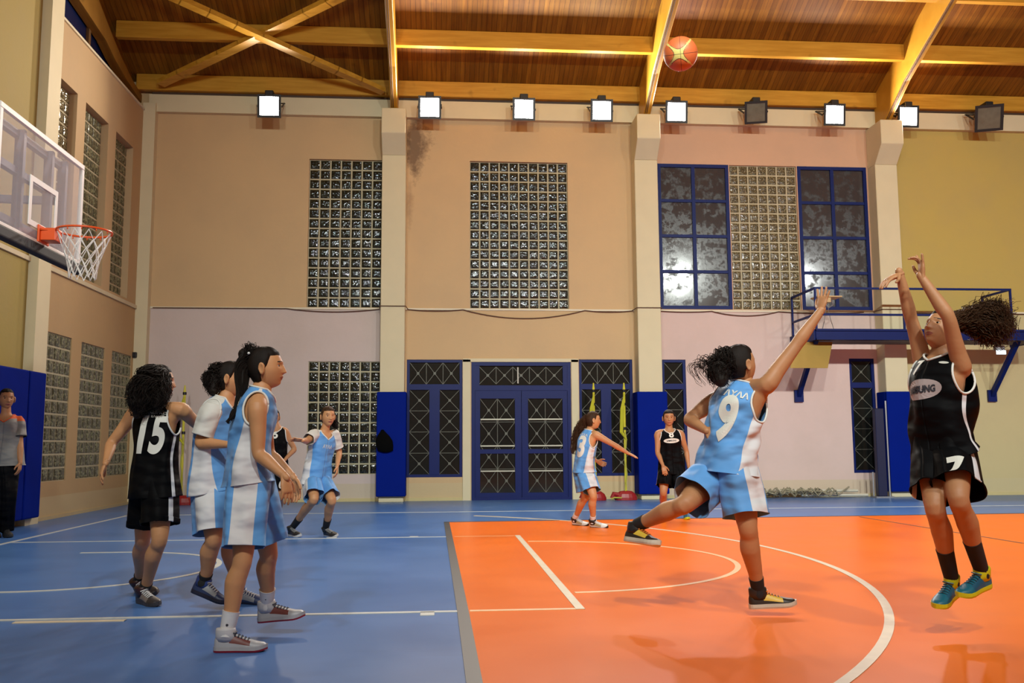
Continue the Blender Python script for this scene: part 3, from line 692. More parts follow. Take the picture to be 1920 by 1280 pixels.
mb = MB(); mb.tube([(7.50, 17.1, 3.82), (7.58, 17.05, 3.7), (7.66, 17.05, 3.76), (7.62, 17.02, 3.84)], 0.02, 6); mb.tube([(7.56, 17.05, 3.72), (7.62, 17.1, 3.5), (7.74, 17.2, 3.25)], 0.006, 5); mb.tube([(7.52, 17.05, 3.72), (7.50, 17.1, 3.45), (7.48, 17.2, 3.24)], 0.006, 5)
o = mb.obj('hanging_clamp', M_grey); o['label'] = 'small grey clamp and wires hanging under the wooden shelf'; o['category'] = 'clamp'  # clamp with two wires, not a lamp
t = thing('emergency_light', 'small lit white emergency light under the right of the platform', 'lamp', (11.02, YP+0.4, 2.9))
mb = MB(); mb.box(10.93, 11.12, YP+0.32, YP+0.42, 2.88, 2.97); bevel(mb.obj('casing', M_grey, t), 0.008, 1)
mb = MB(); mb.box(10.93, 11.12, YP+0.30, YP+0.32, 2.79, 2.87); mb.obj('diffuser', emis('emergency light diffuser', (0.75, 0.92, 1.0), 1.5), t)

# ------------------------------------------------------------------ volleyball posts, bases, straps
def vpost(x, y, h, label, strap=True, full=True):
    t = thing('net_post', label, 'post', (x, y, 0))
    mb = MB(); mb.tube([(x, y, 0.02), (x, y, h)], 0.022 if full else 0.03, 10); mb.tube([(x, y, h), (x, y, h+0.16)], [0.03, 0.012], 8); mb.obj('pole', M_yellow if full else M_yellow, t, smooth=False)
    for z in (h-0.02, h-0.28, h-0.75):
        mb = MB(); mb.tube([(x, y, z), (x, y, z+0.05)], 0.034, 10); mb.obj('clamp', M_dark, t)
    if strap:
        mb = MB(); mb.tube([(x, y-0.03, h-0.05), (x-0.05, y-0.05, h-0.35), (x-0.08, y-0.06, h-0.8), (x+0.03, y-0.04, h-0.95)], [0.012, 0.045, 0.035, 0.01], 6); mb.obj('folded_net', plain('folded yellow net', (0.48, 0.46, 0.02), 0.8), t)
    # ribbon winding down to the base
    mb = MB(); mb.tube([(x+0.02*math.sin(k*1.3), y-0.03, h-0.8-(h-0.9)*k/9) for k in range(10)]+[(x-0.12, y-0.1, 0.05), (x-0.25, y-0.12, 0.06), (x-0.3, y-0.1, 0.03)], 0.014, 6); mb.obj('strap', plain('yellow green strap', (0.45, 0.43, 0.06), 0.7), t)
    # red weighted base
    bm_ = MB(); 
    V = []; prof_ = [(0.0, 0.0, 0.19), (0.05, 0.06, 0.19), (0.12, 0.10, 0.16), (0.17, 0.14, 0.10), (0.18, 0.16, 0.02)]
    n = 18
    for (z, ins, rr) in prof_:
        for k in range(n):
            a = 2*math.pi*k/n; V.append((x+rr*1.15*math.cos(a), y+rr*0.6*math.sin(a), z+0.004))
    F = [(i*n+k, i*n+(k+1) % n, (i+1)*n+(k+1) % n, (i+1)*n+k) for i in range(4) for k in range(n)]+[tuple(4*n+k for k in range(n))]
    bm_.add(V, F); bm_.tube([(x-0.15, y-0.02, 0.1), (x-0.24, y-0.02, 0.12), (x-0.27, y-0.02, 0.04)], 0.05, 8); bm_.obj('base', M_red, t, smooth=False)
    return t
vpost(2.98, 17.5, 2.10, 'yellow net post behind the light blue player with stretched arm', True)
vpost(3.58, 17.5, 2.10, 'yellow net post between the window and the second blue pad', True)
vpost(-4.75, 17.4, 2.05, 'yellow net post standing behind the two left players', True)
t = thing('net_post', 'dark blue post standing left of the column under the platform', 'post', (8.68, 17.5, 0))
mb = MB(); mb.box(8.58, 8.76, 17.40, 17.52, 0.03, 1.75); bevel(mb.obj('pole', plain('deep blue steel', (0.004, 0.008, 0.045), 0.45), t), 0.01, 1)
mb = MB(); mb.tube([(8.83, 17.45, 0.03), (8.83, 17.45, 1.9)], 0.018, 8); mb.tube([(8.5, 17.45, 0.03), (8.5, 17.45, 0.5)], 0.015, 8); mb.obj('winch_rod', M_grey, t)
mb = MB(); mb.box(8.5, 8.86, 17.34, 17.58, 0, 0.03); mb.obj('foot_plate', M_grey, t)
# heap of net tubes on the floor by the wall
M_rope = plain('dirty rope', (0.27, 0.24, 0.16), 0.8, var=0.9, scale=14); M_tube = plain('pale metal tube', (0.55, 0.52, 0.42), 0.4)
for k, (x0, x1, y, z, lab) in enumerate([(6.2, 8.3, 17.72, 0.14, 'pale metal tube lying highest on the rope heap'), (7.1, 8.45, 17.6, 0.06, 'pale metal tube lying on the floor in front of the rope heap')]):
    mb = MB(); mb.tube([(x0, y, z), (x1, y, z-0.01)], 0.03, 10); o = mb.obj('metal_tube', M_tube); o['label'] = lab; o['category'] = 'tube'
mb = MB()
for k in range(46):
    x = rnd.uniform(5.2, 7.6); y = rnd.uniform(17.35, 17.8); z0_ = 0.02; P = []
    a = rnd.uniform(-.4, .4); L_ = rnd.uniform(.4, 1.1)
    for i in range(9):
        P.append((x+L_*(i/8-.5), y+0.12*math.sin(a+i*.9)*0.6, 0.03+abs(0.19*math.sin(i*1.1+k))*rnd.uniform(.5, 1)))
    mb.tube(P, rnd.uniform(0.010, 0.019), 5)
o = mb.obj('rope_heap', M_rope, kind='stuff'); o['label'] = 'tangled heap of rolled net and rope on floor along the pink wall'; o['category'] = 'rope'
# black bag hung at the first pad
mb = MB(); c = U(716, 826, 17.45)
prof2 = [(0.21, 0.02), (0.17, 0.05), (0.09, 0.12), (0.0, 0.17), (-0.1, 0.17), (-0.19, 0.15), (-0.22, 0.05)]
V = []; n = 14
for (z, r_) in prof2:
    for k in range(n):
        a = 2*math.pi*k/n; V.append((c[0]+0.02+r_*0.95*math.cos(a)+(0.02-z*0.15), c[1]+r_*0.22*math.sin(a), c[2]+z))
F = [(i*n+k, i*n+(k+1) % n, (i+1)*n+(k+1) % n, (i+1)*n+k) for i in range(6) for k in range(n)]+[tuple(range(n)), tuple(6*n+k for k in range(n))]
mb.add(V, F); o = mb.obj('cloth_bag', plain('black cloth', (0.003, 0.003, 0.003), 0.9, spec=0.05), smooth=True); o['label'] = 'black cloth bag hanging on the blue pad left of the doors'; o['category'] = 'bag'
mb = MB(); p = U(252, 665, YB-0.22); mb.box(p[0]-0.04, p[0]+0.04, YB-0.24, YB-0.18, p[2]-0.05, p[2]+0.05); o = bevel(mb.obj('wall_sensor', M_dark), 0.01, 2); o['label'] = 'small black box on the corner column at left'; o['category'] = 'box'
mb = MB(); p = U(272, 665, YB); mb.box(p[0]-0.04, p[0]+0.04, YB-0.05, YB, p[2]-0.06, p[2]+0.06); o = bevel(mb.obj('wall_switch', plain('mauve plastic', (0.38, 0.2, 0.22), 0.5)), 0.01, 2); o['label'] = 'small mauve switch on the pink wall near the corner'; o['category'] = 'switch'
# =================================================================== people
def nrm(v): v = np.asarray(v, float); return v/(np.linalg.norm(v)+1e-12)
def FLP(px, py, z=0.0):
    d = (px-960)/FPX*CR - (py-640)/FPX*CU + CF
    return np.array([0, 0, CAMH]) + d*(z-CAMH)/d[2]
def resample(P, R, n):
    P = np.asarray(P, float); R = np.asarray(R, float); k = len(P)
    t = np.linspace(0, k-1, n); out = []; ro = []
    for x in t:
        i = min(int(x), k-2); f = x-i
        p0, p1, p2, p3 = P[max(i-1, 0)], P[i], P[i+1], P[min(i+2, k-1)]
        out.append(0.5*((2*p1)+(-p0+p2)*f+(2*p0-5*p1+4*p2-p3)*f*f+(-p0+3*p1-3*p2+p3)*f**3)); ro.append(R[i]*(1-f)+R[i+1]*f)
    return np.array(out), np.array(ro)
def limb(mb, P, R, n=14, seg=6, smooth=True):
    if smooth: P, R = resample(P, R, seg*(len(P)-1)+1)
    P = np.asarray(P, float); R = np.asarray(R, float)
    d0, d1 = nrm(P[0]-P[1]), nrm(P[-1]-P[-2])
    A = [P[0]+d0*R[0]*math.sin(a) for a in (1.45, 1.0, 0.5)]; B = [P[-1]+d1*R[-1]*math.sin(a) for a in (0.5, 1.0, 1.45)]
    ra = [R[0]*math.cos(a) for a in (1.45, 1.0, 0.5)]; rb = [R[-1]*math.cos(a) for a in (0.5, 1.0, 1.45)]
    mb.tube(np.array(A+list(P)+B), np.array(ra+list(R)+rb), n)
def loft(mb, C, L, Fw, a, b, n=28, ex=1.0, m=0):
    V = []; k = len(C)
    for i in range(k):
        for j in range(n):
            th = 2*math.pi*j/n; s, c = math.sin(th), math.cos(th)
            V.append(C[i]+L[i]*a[i]*math.copysign(abs(s)**ex, s)+Fw[i]*b[i]*math.copysign(abs(c)**ex, c))
    F = [(i*n+j, i*n+(j+1) % n, (i+1)*n+(j+1) % n, (i+1)*n+j) for i in range(k-1) for j in range(n)]
    F += [tuple(range(n-1, -1, -1)), tuple((k-1)*n+j for j in range(n))]
    mb.add(V, F, m)
def remeshed(mb, vox, it=3):
    me = bpy.data.meshes.new('tmp'); me.from_pydata(mb.V, [], mb.F); me.update()
    bm = bmesh.new(); bm.from_mesh(me); bmesh.ops.recalc_face_normals(bm, faces=bm.faces); bm.to_mesh(me); bm.free()
    o = bpy.data.objects.new('tmp', me); COL.objects.link(o)
    r = o.modifiers.new('r', 'REMESH'); r.mode = 'VOXEL'; r.voxel_size = vox
    s = o.modifiers.new('s', 'SMOOTH'); s.factor = 0.5; s.iterations = it
    dg = bpy.context.evaluated_depsgraph_get(); dg.update(); e = o.evaluated_get(dg); m2 = e.to_mesh()
    nv = len(m2.vertices); V = np.empty(nv*3); m2.vertices.foreach_get('co', V); V = V.reshape(-1, 3)
    F = [tuple(p.vertices) for p in m2.polygons]; e.to_mesh_clear()
    bpy.data.objects.remove(o); bpy.data.meshes.remove(me)
    return V, F
def gauss(x, s): return np.exp(-(x/s)**2)
def head_grid(n_t=96, n_p=90):
    th = np.linspace(0, 2*math.pi, n_t, endpoint=False); ph = np.linspace(-math.pi/2+0.02, math.pi/2-0.02, n_p)
    TH, PH = np.meshgrid(th, ph); sp = np.sin(PH); z = 0.115*sp; q = (1-np.abs(sp)**2.35)**(1/2.35)
    x = 0.0735*q*np.sin(TH); y = 0.094*q*np.cos(TH); t = np.clip(-z/0.115, 0, 1); front = y > 0
    x = x*(1-0.30*t**1.6); y = np.where(front, y*(1-0.05*t), y*(1-0.42*t**1.1)); fr = np.clip(y/0.05, 0, 1)
    y = y+fr*(0.012*gauss(z+0.097, 0.016)*gauss(x, 0.024)
              + 0.004*gauss(z-0.029, 0.010)*gauss(x, 0.05) - 0.010*gauss(np.abs(x)-0.031, 0.014)*gauss(z-0.008, 0.012)
              + 0.008*gauss(z+0.060, 0.012)*gauss(x, 0.024) - 0.004*gauss(z+0.061, 0.0026)*gauss(x, 0.022))
    prf = np.clip((0.022-z)/0.052, 0, 1)*np.clip((z+0.043)/0.010, 0, 1)
    y = y+fr*0.021*prf*gauss(x, 0.0075+0.007*prf)
    x = x*(1+0.04*gauss(z+0.02, 0.03)*fr)
    return x, y, z, TH
HX, HY, HZ, HTH = head_grid()
def head_faces(n_p, n_t, off=0):
    F = [(off+i*n_t+j, off+i*n_t+(j+1) % n_t, off+(i+1)*n_t+(j+1) % n_t, off+(i+1)*n_t+j) for i in range(n_p-1) for j in range(n_t)]
    return F + [tuple(off+j for j in range(n_t-1, -1, -1)), tuple(off+(n_p-1)*n_t+j for j in range(n_t))]
def sstep(x): x = np.clip(x, 0, 1); return x*x*(3-2*x)
def skin_mat(name, col):
    m, t, b = nt(name); tc = node(t, 'ShaderNodeTexCoord'); n = noise(t, 9, 4, tc.outputs['Object'])
    t.links.new(mixc(t, n, tuple(x*0.86 for x in col), tuple(min(1, x*1.12) for x in col)), b.inputs['Base Color'])
    b.inputs['Roughness'].default_value = 0.5; b.inputs['Specular IOR Level'].default_value = 0.35
    b.inputs['Subsurface Weight'].default_value = 0.08; b.inputs['Subsurface Radius'].default_value = (0.02, 0.008, 0.004)
    return m
SK1 = skin_mat('warm skin', (0.53, 0.26, 0.118)); SK2 = skin_mat('tanned skin', (0.42, 0.20, 0.092)); SK3 = skin_mat('light skin', (0.45, 0.24, 0.13))
M_lip = plain('lips', (0.28, 0.085, 0.06), 0.45); M_brow = plain('dark brows', (0.02, 0.011, 0.007), 0.8)
M_eye = plain('eye white', (0.6, 0.58, 0.54), 0.2, var=0.02); M_iris = plain('dark iris', (0.012, 0.007, 0.004), 0.1)
M_hair = plain('black brown hair', (0.009, 0.0055, 0.004), 0.6, var=0.5, scale=40, bumps=0.5, spec=0.2)
M_hairB = plain('brown hair', (0.042, 0.019, 0.008), 0.6, var=0.6, scale=40, bumps=0.4, spec=0.15)
M_band = plain('white hair band', (0.7, 0.7, 0.68), 0.5)
def cloth_mat(name, base, panel, centers=(), w0=0.03, w1=0.0, vlo=-1, vhi=2, armw=False, fold=0.9, arm_v=0.80, arm_ru=0.10, arm_rv=0.14, piping=None, yoke=None):
    m, t, b = nt(name); uvn = node(t, 'ShaderNodeUVMap'); sx = node(t, 'ShaderNodeSeparateXYZ'); t.links.new(uvn.outputs[0], sx.inputs[0])
    u, v = sx.outputs[0], sx.outputs[1]; tc = node(t, 'ShaderNodeTexCoord')
    n = noise(t, 5, 3, tc.outputs['Object']); c = mixc(t, n, tuple(x*0.88 for x in base), tuple(min(1, x*1.1) for x in base))
    for ce in centers:
        d = math_(t, 'ABSOLUTE', math_(t, 'SUBTRACT', u, ce))
        wd = math_(t, 'ADD', math_(t, 'MULTIPLY', math_(t, 'SUBTRACT', 1.0, v), w1), w0)
        mk = math_(t, 'LESS_THAN', d, wd)
        if vhi < 1.5: mk = math_(t, 'MULTIPLY', mk, math_(t, 'LESS_THAN', v, vhi))
        c = mixc(t, mk, c, panel)
    if armw:
        for ce in (0.25, 0.75):
            a = math_(t, 'DIVIDE', math_(t, 'SUBTRACT', u, ce), arm_ru); e = math_(t, 'DIVIDE', math_(t, 'SUBTRACT', v, arm_v), arm_rv)
            r2 = math_(t, 'ADD', math_(t, 'MULTIPLY', a, a), math_(t, 'MULTIPLY', e, e))
            c = mixc(t, math_(t, 'LESS_THAN', r2, 1.0), c, (0.62, 0.61, 0.57))
    if yoke: c = mixc(t, math_(t, 'GREATER_THAN', v, yoke), c, panel)
    t.links.new(c, b.inputs['Base Color']); b.inputs['Roughness'].default_value = 0.62; b.inputs['Specular IOR Level'].default_value = 0.3 if base[2] > 0.05 else 0.06
    b.inputs['Sheen Weight'].default_value = 0.15 if base[2] > 0.2 else 0.0
    mp = node(t, 'ShaderNodeMapping'); t.links.new(tc.outputs['Object'], mp.inputs[0]); mp.inputs['Rotation'].default_value = (0.3, 0.6, 0.4); mp.inputs['Scale'].default_value = (3, 3, 7)
    h = math_(t, 'ADD', noise(t, 1.2, 1.5, mp.outputs[0]), math_(t, 'MULTIPLY', noise(t, 4, 1, tc.outputs['Object']), 0.6))
    bump(t, b, h, fold, 0.09)
    return m
BLUE = (0.105, 0.31, 0.66); WHT = (0.62, 0.62, 0.64); BLK = (0.0035, 0.0035, 0.0042)
M_jb = cloth_mat('light blue jersey', BLUE, WHT, (0.25, 0.75), 0.005, 0.10); M_jbt = cloth_mat('light blue jersey over white tee', BLUE, WHT, (0.25, 0.75), 0.005, 0.10, armw=True)
M_sb = cloth_mat('light blue shorts', BLUE, WHT, (0.25,), 0.085, 0.0)
M_jk = cloth_mat('black jersey', BLK, WHT, (0.25, 0.75), 0.016, 0.0, fold=0.9); M_sk = cloth_mat('black shorts', BLK, WHT, (0.25,), 0.028, 0.0, fold=0.6)
M_tee = cloth_mat('white tee', (0.62, 0.61, 0.57), WHT); M_trimw = plain('white knit trim', (0.66, 0.66, 0.62), 0.7)
M_num = plain('white print', (0.66, 0.66, 0.60), 0.6); M_numg = plain('grey print', (0.36, 0.30, 0.30), 0.6); M_numk = plain('dark print', (0.02, 0.02, 0.03), 0.6)
M_ref = cloth_mat('grey referee shirt', (0.23, 0.23, 0.22), (0.62, 0.10, 0.02), yoke=0.70); M_orangec = plain('orange cloth', (0.62, 0.09, 0.02), 0.7)
M_trous = cloth_mat('black trousers', (0.006, 0.006, 0.007), WHT)
M_sockw = plain('white sock', (0.66, 0.66, 0.66), 0.85, bumps=0.3); M_sockk = plain('black sock', (0.008, 0.008, 0.009), 0.85)

class Surf:
    """tube-like cloth surface; u = 0 front, .25 the wearer's left, .5 back; v = 0 lower edge"""
    def __init__(s, C, L, Fw, a, b, disp=None, ex=0.92):
        n = 60; k = len(C); ts = np.linspace(0, 1, k); s.tv = np.linspace(0, 1, n)
        def rs(X):
            X = np.asarray(X, float); X2 = X if X.ndim > 1 else X[:, None]
            P, _ = resample(X2, np.zeros(k), n); return P if X.ndim > 1 else P[:, 0]
        s.C, s.a, s.b = rs(C), rs(a), rs(b); s.L = np.array([nrm(x) for x in rs(L)]); s.F = np.array([nrm(x) for x in rs(Fw)])
        s.disp = disp; s.ex = 1.0; s.len = float(np.sum(np.linalg.norm(np.diff(s.C, axis=0), axis=1)))
    def at(s, u, v, off=0.0):
        u = np.asarray(u, float); v = np.asarray(v, float)
        g = lambda A: np.stack([np.interp(v, s.tv, A[:, i]) for i in range(3)], -1)
        C, L, Fw = g(s.C), g(s.L), g(s.F); a = np.interp(v, s.tv, s.a); b = np.interp(v, s.tv, s.b)
        d = off + (s.disp(u, v) if s.disp else 0.0)
        sn, cs = np.sin(2*np.pi*u), np.cos(2*np.pi*u)
        return C + L*((a+d)*np.sign(sn)*np.abs(sn)**s.ex)[..., None] + Fw*((b+d)*np.sign(cs)*np.abs(cs)**s.ex)[..., None]
    def circ(s, v): return 2*math.pi*float(np.interp(v, s.tv, s.a))
    def mesh(s, name, mat, parent, nu=112, nv=70, keep=None, thick=0.003, label=None):
        us = np.linspace(0, 1, nu+1); vs = np.linspace(0, 1, nv+1); UU, VV = np.meshgrid(us, vs)
        P = s.at(UU, VV).reshape(-1, 3); uv = np.stack([UU, VV], -1).reshape(-1, 2); F = []
        for i in range(nv):
            for j in range(nu):
                if keep is not None and not keep((us[j]+us[j+1])/2, (vs[i]+vs[i+1])/2): continue
                F.append((i*(nu+1)+j, i*(nu+1)+j+1, (i+1)*(nu+1)+j+1, (i+1)*(nu+1)+j))
        o = obj(name, P, F, mat, parent, smooth=True, uv=uv, label=label)
        if thick: md = o.modifiers.new('solid', 'SOLIDIFY'); md.thickness = thick; md.offset = -1
        return o
    def curve(s, us, vs, r, mb, off=0.002): mb.tube(s.at(np.array(us), np.array(vs), off), r, 6)
def text_on(surf, txt, u0, v0, h, mat, parent, name='number', sx=1.0, off=0.0045, shear=0.0, bold=0.0, rot=0.0):
    cu = bpy.data.curves.new('t', 'FONT'); cu.body = txt; cu.size = 1.0; cu.align_x = 'CENTER'; cu.align_y = 'CENTER'; cu.shear = shear; cu.offset = bold
    o = bpy.data.objects.new('t', cu); COL.objects.link(o); dg = bpy.context.evaluated_depsgraph_get(); dg.update()
    m2 = o.evaluated_get(dg).to_mesh(); bm = bmesh.new(); bm.from_mesh(m2); o.evaluated_get(dg).to_mesh_clear()
    bpy.data.objects.remove(o); bpy.data.curves.remove(cu)
    bmesh.ops.triangulate(bm, faces=bm.faces)
    for _ in range(3):
        ed = [e for e in bm.edges if e.calc_length()*h > 0.014]
        if not ed: break
        bmesh.ops.subdivide_edges(bm, edges=ed, cuts=1); bmesh.ops.triangulate(bm, faces=[f for f in bm.faces if len(f.verts) > 3])
    P = np.array([(v.co.x, v.co.y) for v in bm.verts]); F = [tuple(v.index for v in f.verts) for f in bm.faces]; bm.free()
    P[:, 1] -= (P[:, 1].max()+P[:, 1].min())/2; hh = P[:, 1].max()-P[:, 1].min(); P = P*h/hh; P[:, 0] *= sx
    P = P@np.array([[math.cos(rot), math.sin(rot)], [-math.sin(rot), math.cos(rot)]])
    return obj(name, surf.at(u0+P[:, 0]/surf.circ(v0), v0+P[:, 1]/surf.len, off), F, mat, parent)
def patch_on(surf, u0, v0, w_, h, mat, parent, name, off=0.003, n=28, rot=0.0):
    V = [(0, 0)]+[(w_/2*r*math.cos(2*math.pi*k/n), h/2*r*math.sin(2*math.pi*k/n)) for r in (0.5, 1.0) for k in range(n)]
    V = np.array(V)@np.array([[math.cos(rot), math.sin(rot)], [-math.sin(rot), math.cos(rot)]])
    F = [(0, 1+k, 1+(k+1) % n) for k in range(n)]+[(1+k, 1+n+k, 1+n+(k+1) % n, 1+(k+1) % n) for k in range(n)]
    return obj(name, surf.at(u0+V[:, 0]/surf.circ(v0), v0+V[:, 1]/surf.len, off), F, mat, parent)

def shoe(parent, heel, toe, up, cols, label=None, high=True, s=1.0):
    """cols: upper, accent, sole, lace"""
    heel, toe = np.asarray(heel, float), np.asarray(toe, float); d = toe-heel; Lg = 0.275*s; mid = (heel+toe)/2; d = nrm(d); heel = mid-d*Lg/2
    up = nrm(np.asarray(up, float)-d*np.dot(up, d)); lt = np.cross(d, up)
    ts = np.array([0, .02, .06, .12, .2, .3, .4, .5, .6, .7, .8, .88, .94, .98, 1.0])
    hw = np.interp(ts, [0, .02, .08, .25, .45, .68, .82, .92, .98, 1], [.006, .022, .033, .034, .035, .047, .045, .034, .018, .005])*s
    hh = np.interp(ts, [0, .03, .12, .3, .42, .6, .8, .93, 1], [.06, .088, .098, .098, .088, .068, .052, .043, .022])*s
    spr = 0.012*s*np.clip((ts-.78)/.22, 0, 1)**2
    def P(t_, x, z, i): return heel+d*Lg*t_+lt*x+up*(z+spr[i])
    V = []; F = []; M = []; n = 13
    for i, t_ in enumerate(ts):
        for j in range(n):
            a = math.pi*j/(n-1); c, sn = math.cos(a), math.sin(a)
            V.append(P(t_, hw[i]*math.copysign(abs(c)**0.7, c)*(1-0.28*sn**2*(1 if t_ < .55 else .5)), 0.02*s+(hh[i]-0.02*s)*sn**0.75, i))
    for i in range(len(ts)-1):
        for j in range(n-1):
            F.append((i*n+j, (i+1)*n+j, (i+1)*n+j+1, i*n+j+1)); side = j < 4 or j > 7
            M.append(1 if (side and j not in (0, 12) and .28 < ts[i] < .62) else 0)
    u_ = obj('shoe', V, F, [cols[0], cols[1], cols[1]], parent, smooth=True, mi=M, label=label)
    sb = MB(); V = []; m_ = 2
    for z, k in ((0.0, .96), (0.010*s, 1.06), (0.028*s, 1.03)):
        for sg in (1, -1):
            for i, t_ in (enumerate(ts) if sg > 0 else reversed(list(enumerate(ts)))): V.append(P(t_ + (0.012 if i == len(ts)-1 else (-0.012 if i == 0 else 0)), sg*hw[i]*k, z, i))
    q = 2*len(ts); F = [(r*q+i, r*q+(i+1) % q, (r+1)*q+(i+1) % q, (r+1)*q+i) for r in range(2) for i in range(q)]
    for i in range(len(ts)-1): F += [(i, q-1-i, q-2-i, i+1), (2*q+i, 2*q+i+1, 2*q+q-2-i, 2*q+q-1-i)]
    sb.add(V, F); nf = len(F); sb.M = [1 if i < q or i >= 2*q and (i-2*q) % 2 == 0 else 0 for i in range(nf)]; sb.obj('sole', [cols[2], cols[5] if len(cols) > 5 else cols[2]], u_)
    lb = MB()
    for k in range(5):
        t_ = .40+.062*k; z = float(np.interp(t_, ts, hh)); w_ = .020*s
        lb.tube([heel+d*Lg*t_+lt*(-w_*1.2)+up*(z-.006), heel+d*Lg*t_+up*(z+.005), heel+d*Lg*t_+lt*(w_*1.2)+up*(z-.006)], 0.0042*s, 5)
    lb.tube([heel+d*Lg*.38+up*.098*s+lt*.03, heel+d*Lg*.42+up*.102*s, heel+d*Lg*.38+up*.098*s-lt*.03], 0.004*s, 5)
    lb.obj('lace', cols[3], u_)
    if high:
        cb = MB(); c0 = heel+d*Lg*.22; C = [c0+up*.055*s, c0+up*.085*s-d*.002, c0+up*.112*s-d*.004, c0+up*.122*s-d*.004]
        loft(cb, C, [lt]*4, [d]*4, [.036*s, .039*s, .041*s, .038*s], [.056*s, .055*s, .053*s, .049*s], 20); cb.obj('collar', cols[1] if len(cols) < 5 else cols[4], u_, smooth=True)
    return u_

def hand(mb, wrist, d, n, right, s=1.0, curl=0.5, spread=0.12, curls=None):
    d = nrm(d); n = nrm(np.asarray(n, float)-d*np.dot(n, d)); t = np.cross(d, n)*(1 if right else -1)
    C = [wrist-d*.02*s, wrist+d*.015*s, wrist+d*.05*s, wrist+d*.085*s, wrist+d*.096*s]
    loft(mb, C, [t]*5, [n]*5, [.022*s, .027*s, .038*s, .040*s, .034*s], [.018*s, .016*s, .016*s, .013*s, .009*s], 16)
    for k, (o_, L_) in enumerate(((.031, .070), (.0105, .079), (-.0105, .073), (-.030, .056))):
        cu = curls[k] if curls else curl; sp = spread*(1.5-k)
        p = wrist+d*(.084 if k < 3 else .078)*s+t*o_*s; dr = nrm(d*math.cos(sp)+t*math.sin(sp)); pts = [p-dr*.01*s]; ang = 0
        for j, f in enumerate((.45, .32, .25)):
            ang += cu*(0.55, 0.75, 0.55)[j]; pts.append(pts[-1]+(dr*math.cos(ang)+n*math.sin(ang))*L_*f*s*(1.15 if j == 0 else 1))
        limb(mb, pts, np.array([.0092, .0086, .0080, .0068])*s, 8, 3)
    p = wrist+d*.022*s+t*.022*s; q = nrm(d*.62+t*.72+n*.28)
    limb(mb, [p, p+q*.034*s, p+q*.034*s+nrm(q+d*.5+n*.25*(0.5+curl))*.032*s, p+q*.034*s+nrm(q+d*.5+n*.2)*.032*s+nrm(d+q*.4+n*.4*curl)*.022*s], np.array([.0135, .0115, .0100, .0080])*s, 8, 3)

def strands(name, parent, path, width, n, mat, curl=0.012, freq=7, r=0.0024, npt=18, taper=True, stray=0.15, core=0.62, seed=1):
    g = np.random.RandomState(seed); mb = MB(); path = np.asarray(path, float)
    P, W = resample(path, width, npt); T = np.gradient(P, axis=0); T /= np.linalg.norm(T, axis=1)[:, None]
    A = np.array([nrm(np.cross(x, (0.3, 0.5, 0.81))) for x in T]); B = np.cross(T, A)
    for k in range(n):
        rr = math.sqrt(g.rand()); a0 = g.rand()*2*math.pi; ph = g.rand()*6.28; L = g.uniform(.65, 1.06); tt = np.linspace(0, 1, npt)*L
        out = 1+stray*g.randn()*tt; c = curl*(0.4+g.rand())*np.clip(tt*3, 0.1, 1); fq = freq*g.uniform(.7, 1.3)
        idx = np.clip(tt, 0, 1)*(npt-1)
        def it(X): return np.stack([np.interp(idx, np.arange(npt), X[:, i]) for i in range(3)], -1)
        w_ = np.interp(idx, np.arange(npt), W)*rr*out
        Q = it(P)+it(A)*(w_*math.cos(a0)+c*np.sin(fq*6.28*tt+ph))[:, None]+it(B)*(w_*math.sin(a0)+c*np.cos(fq*6.28*tt*0.9+ph))[:, None]
        if L > 1: Q[-1] += T[-1]*0.02
        mb.tube(Q, np.linspace(r*1.2, r*0.5, npt) if taper else r, 4, caps=False)
    if core: limb(mb, P, W*core, 12, 1, smooth=False)
    return mb.obj(name, mat, parent)

def torso_frame(J, ts):
    p0, p1, p2 = J['pel'], J['chest'], J['neck']; hl = nrm(J['hipL']-J['hipR']); sl = nrm(J['shL']-J['shR'])
    t0, t1, t2 = 0.0, 0.6, 1.0; C = []; L = []; Fw = []
    for t in ts:
        a = (t-t1)*(t-t2)/((t0-t1)*(t0-t2)); b = (t-t0)*(t-t2)/((t1-t0)*(t1-t2)); c = (t-t0)*(t-t1)/((t2-t0)*(t2-t1))
        pos = a*p0+b*p1+c*p2
        da = (2*t-t1-t2)/((t0-t1)*(t0-t2)); db = (2*t-t0-t2)/((t1-t0)*(t1-t2)); dc = (2*t-t0-t1)/((t2-t0)*(t2-t1))
        T = nrm(da*p0+db*p1+dc*p2); w_ = float(sstep(np.array(t/0.8))); l = (1-w_)*hl+w_*sl; l = nrm(l-T*np.dot(l, T))
        C.append(pos); L.append(l); Fw.append(nrm(np.cross(l, T)))
    return np.array(C), np.array(L), np.array(Fw)

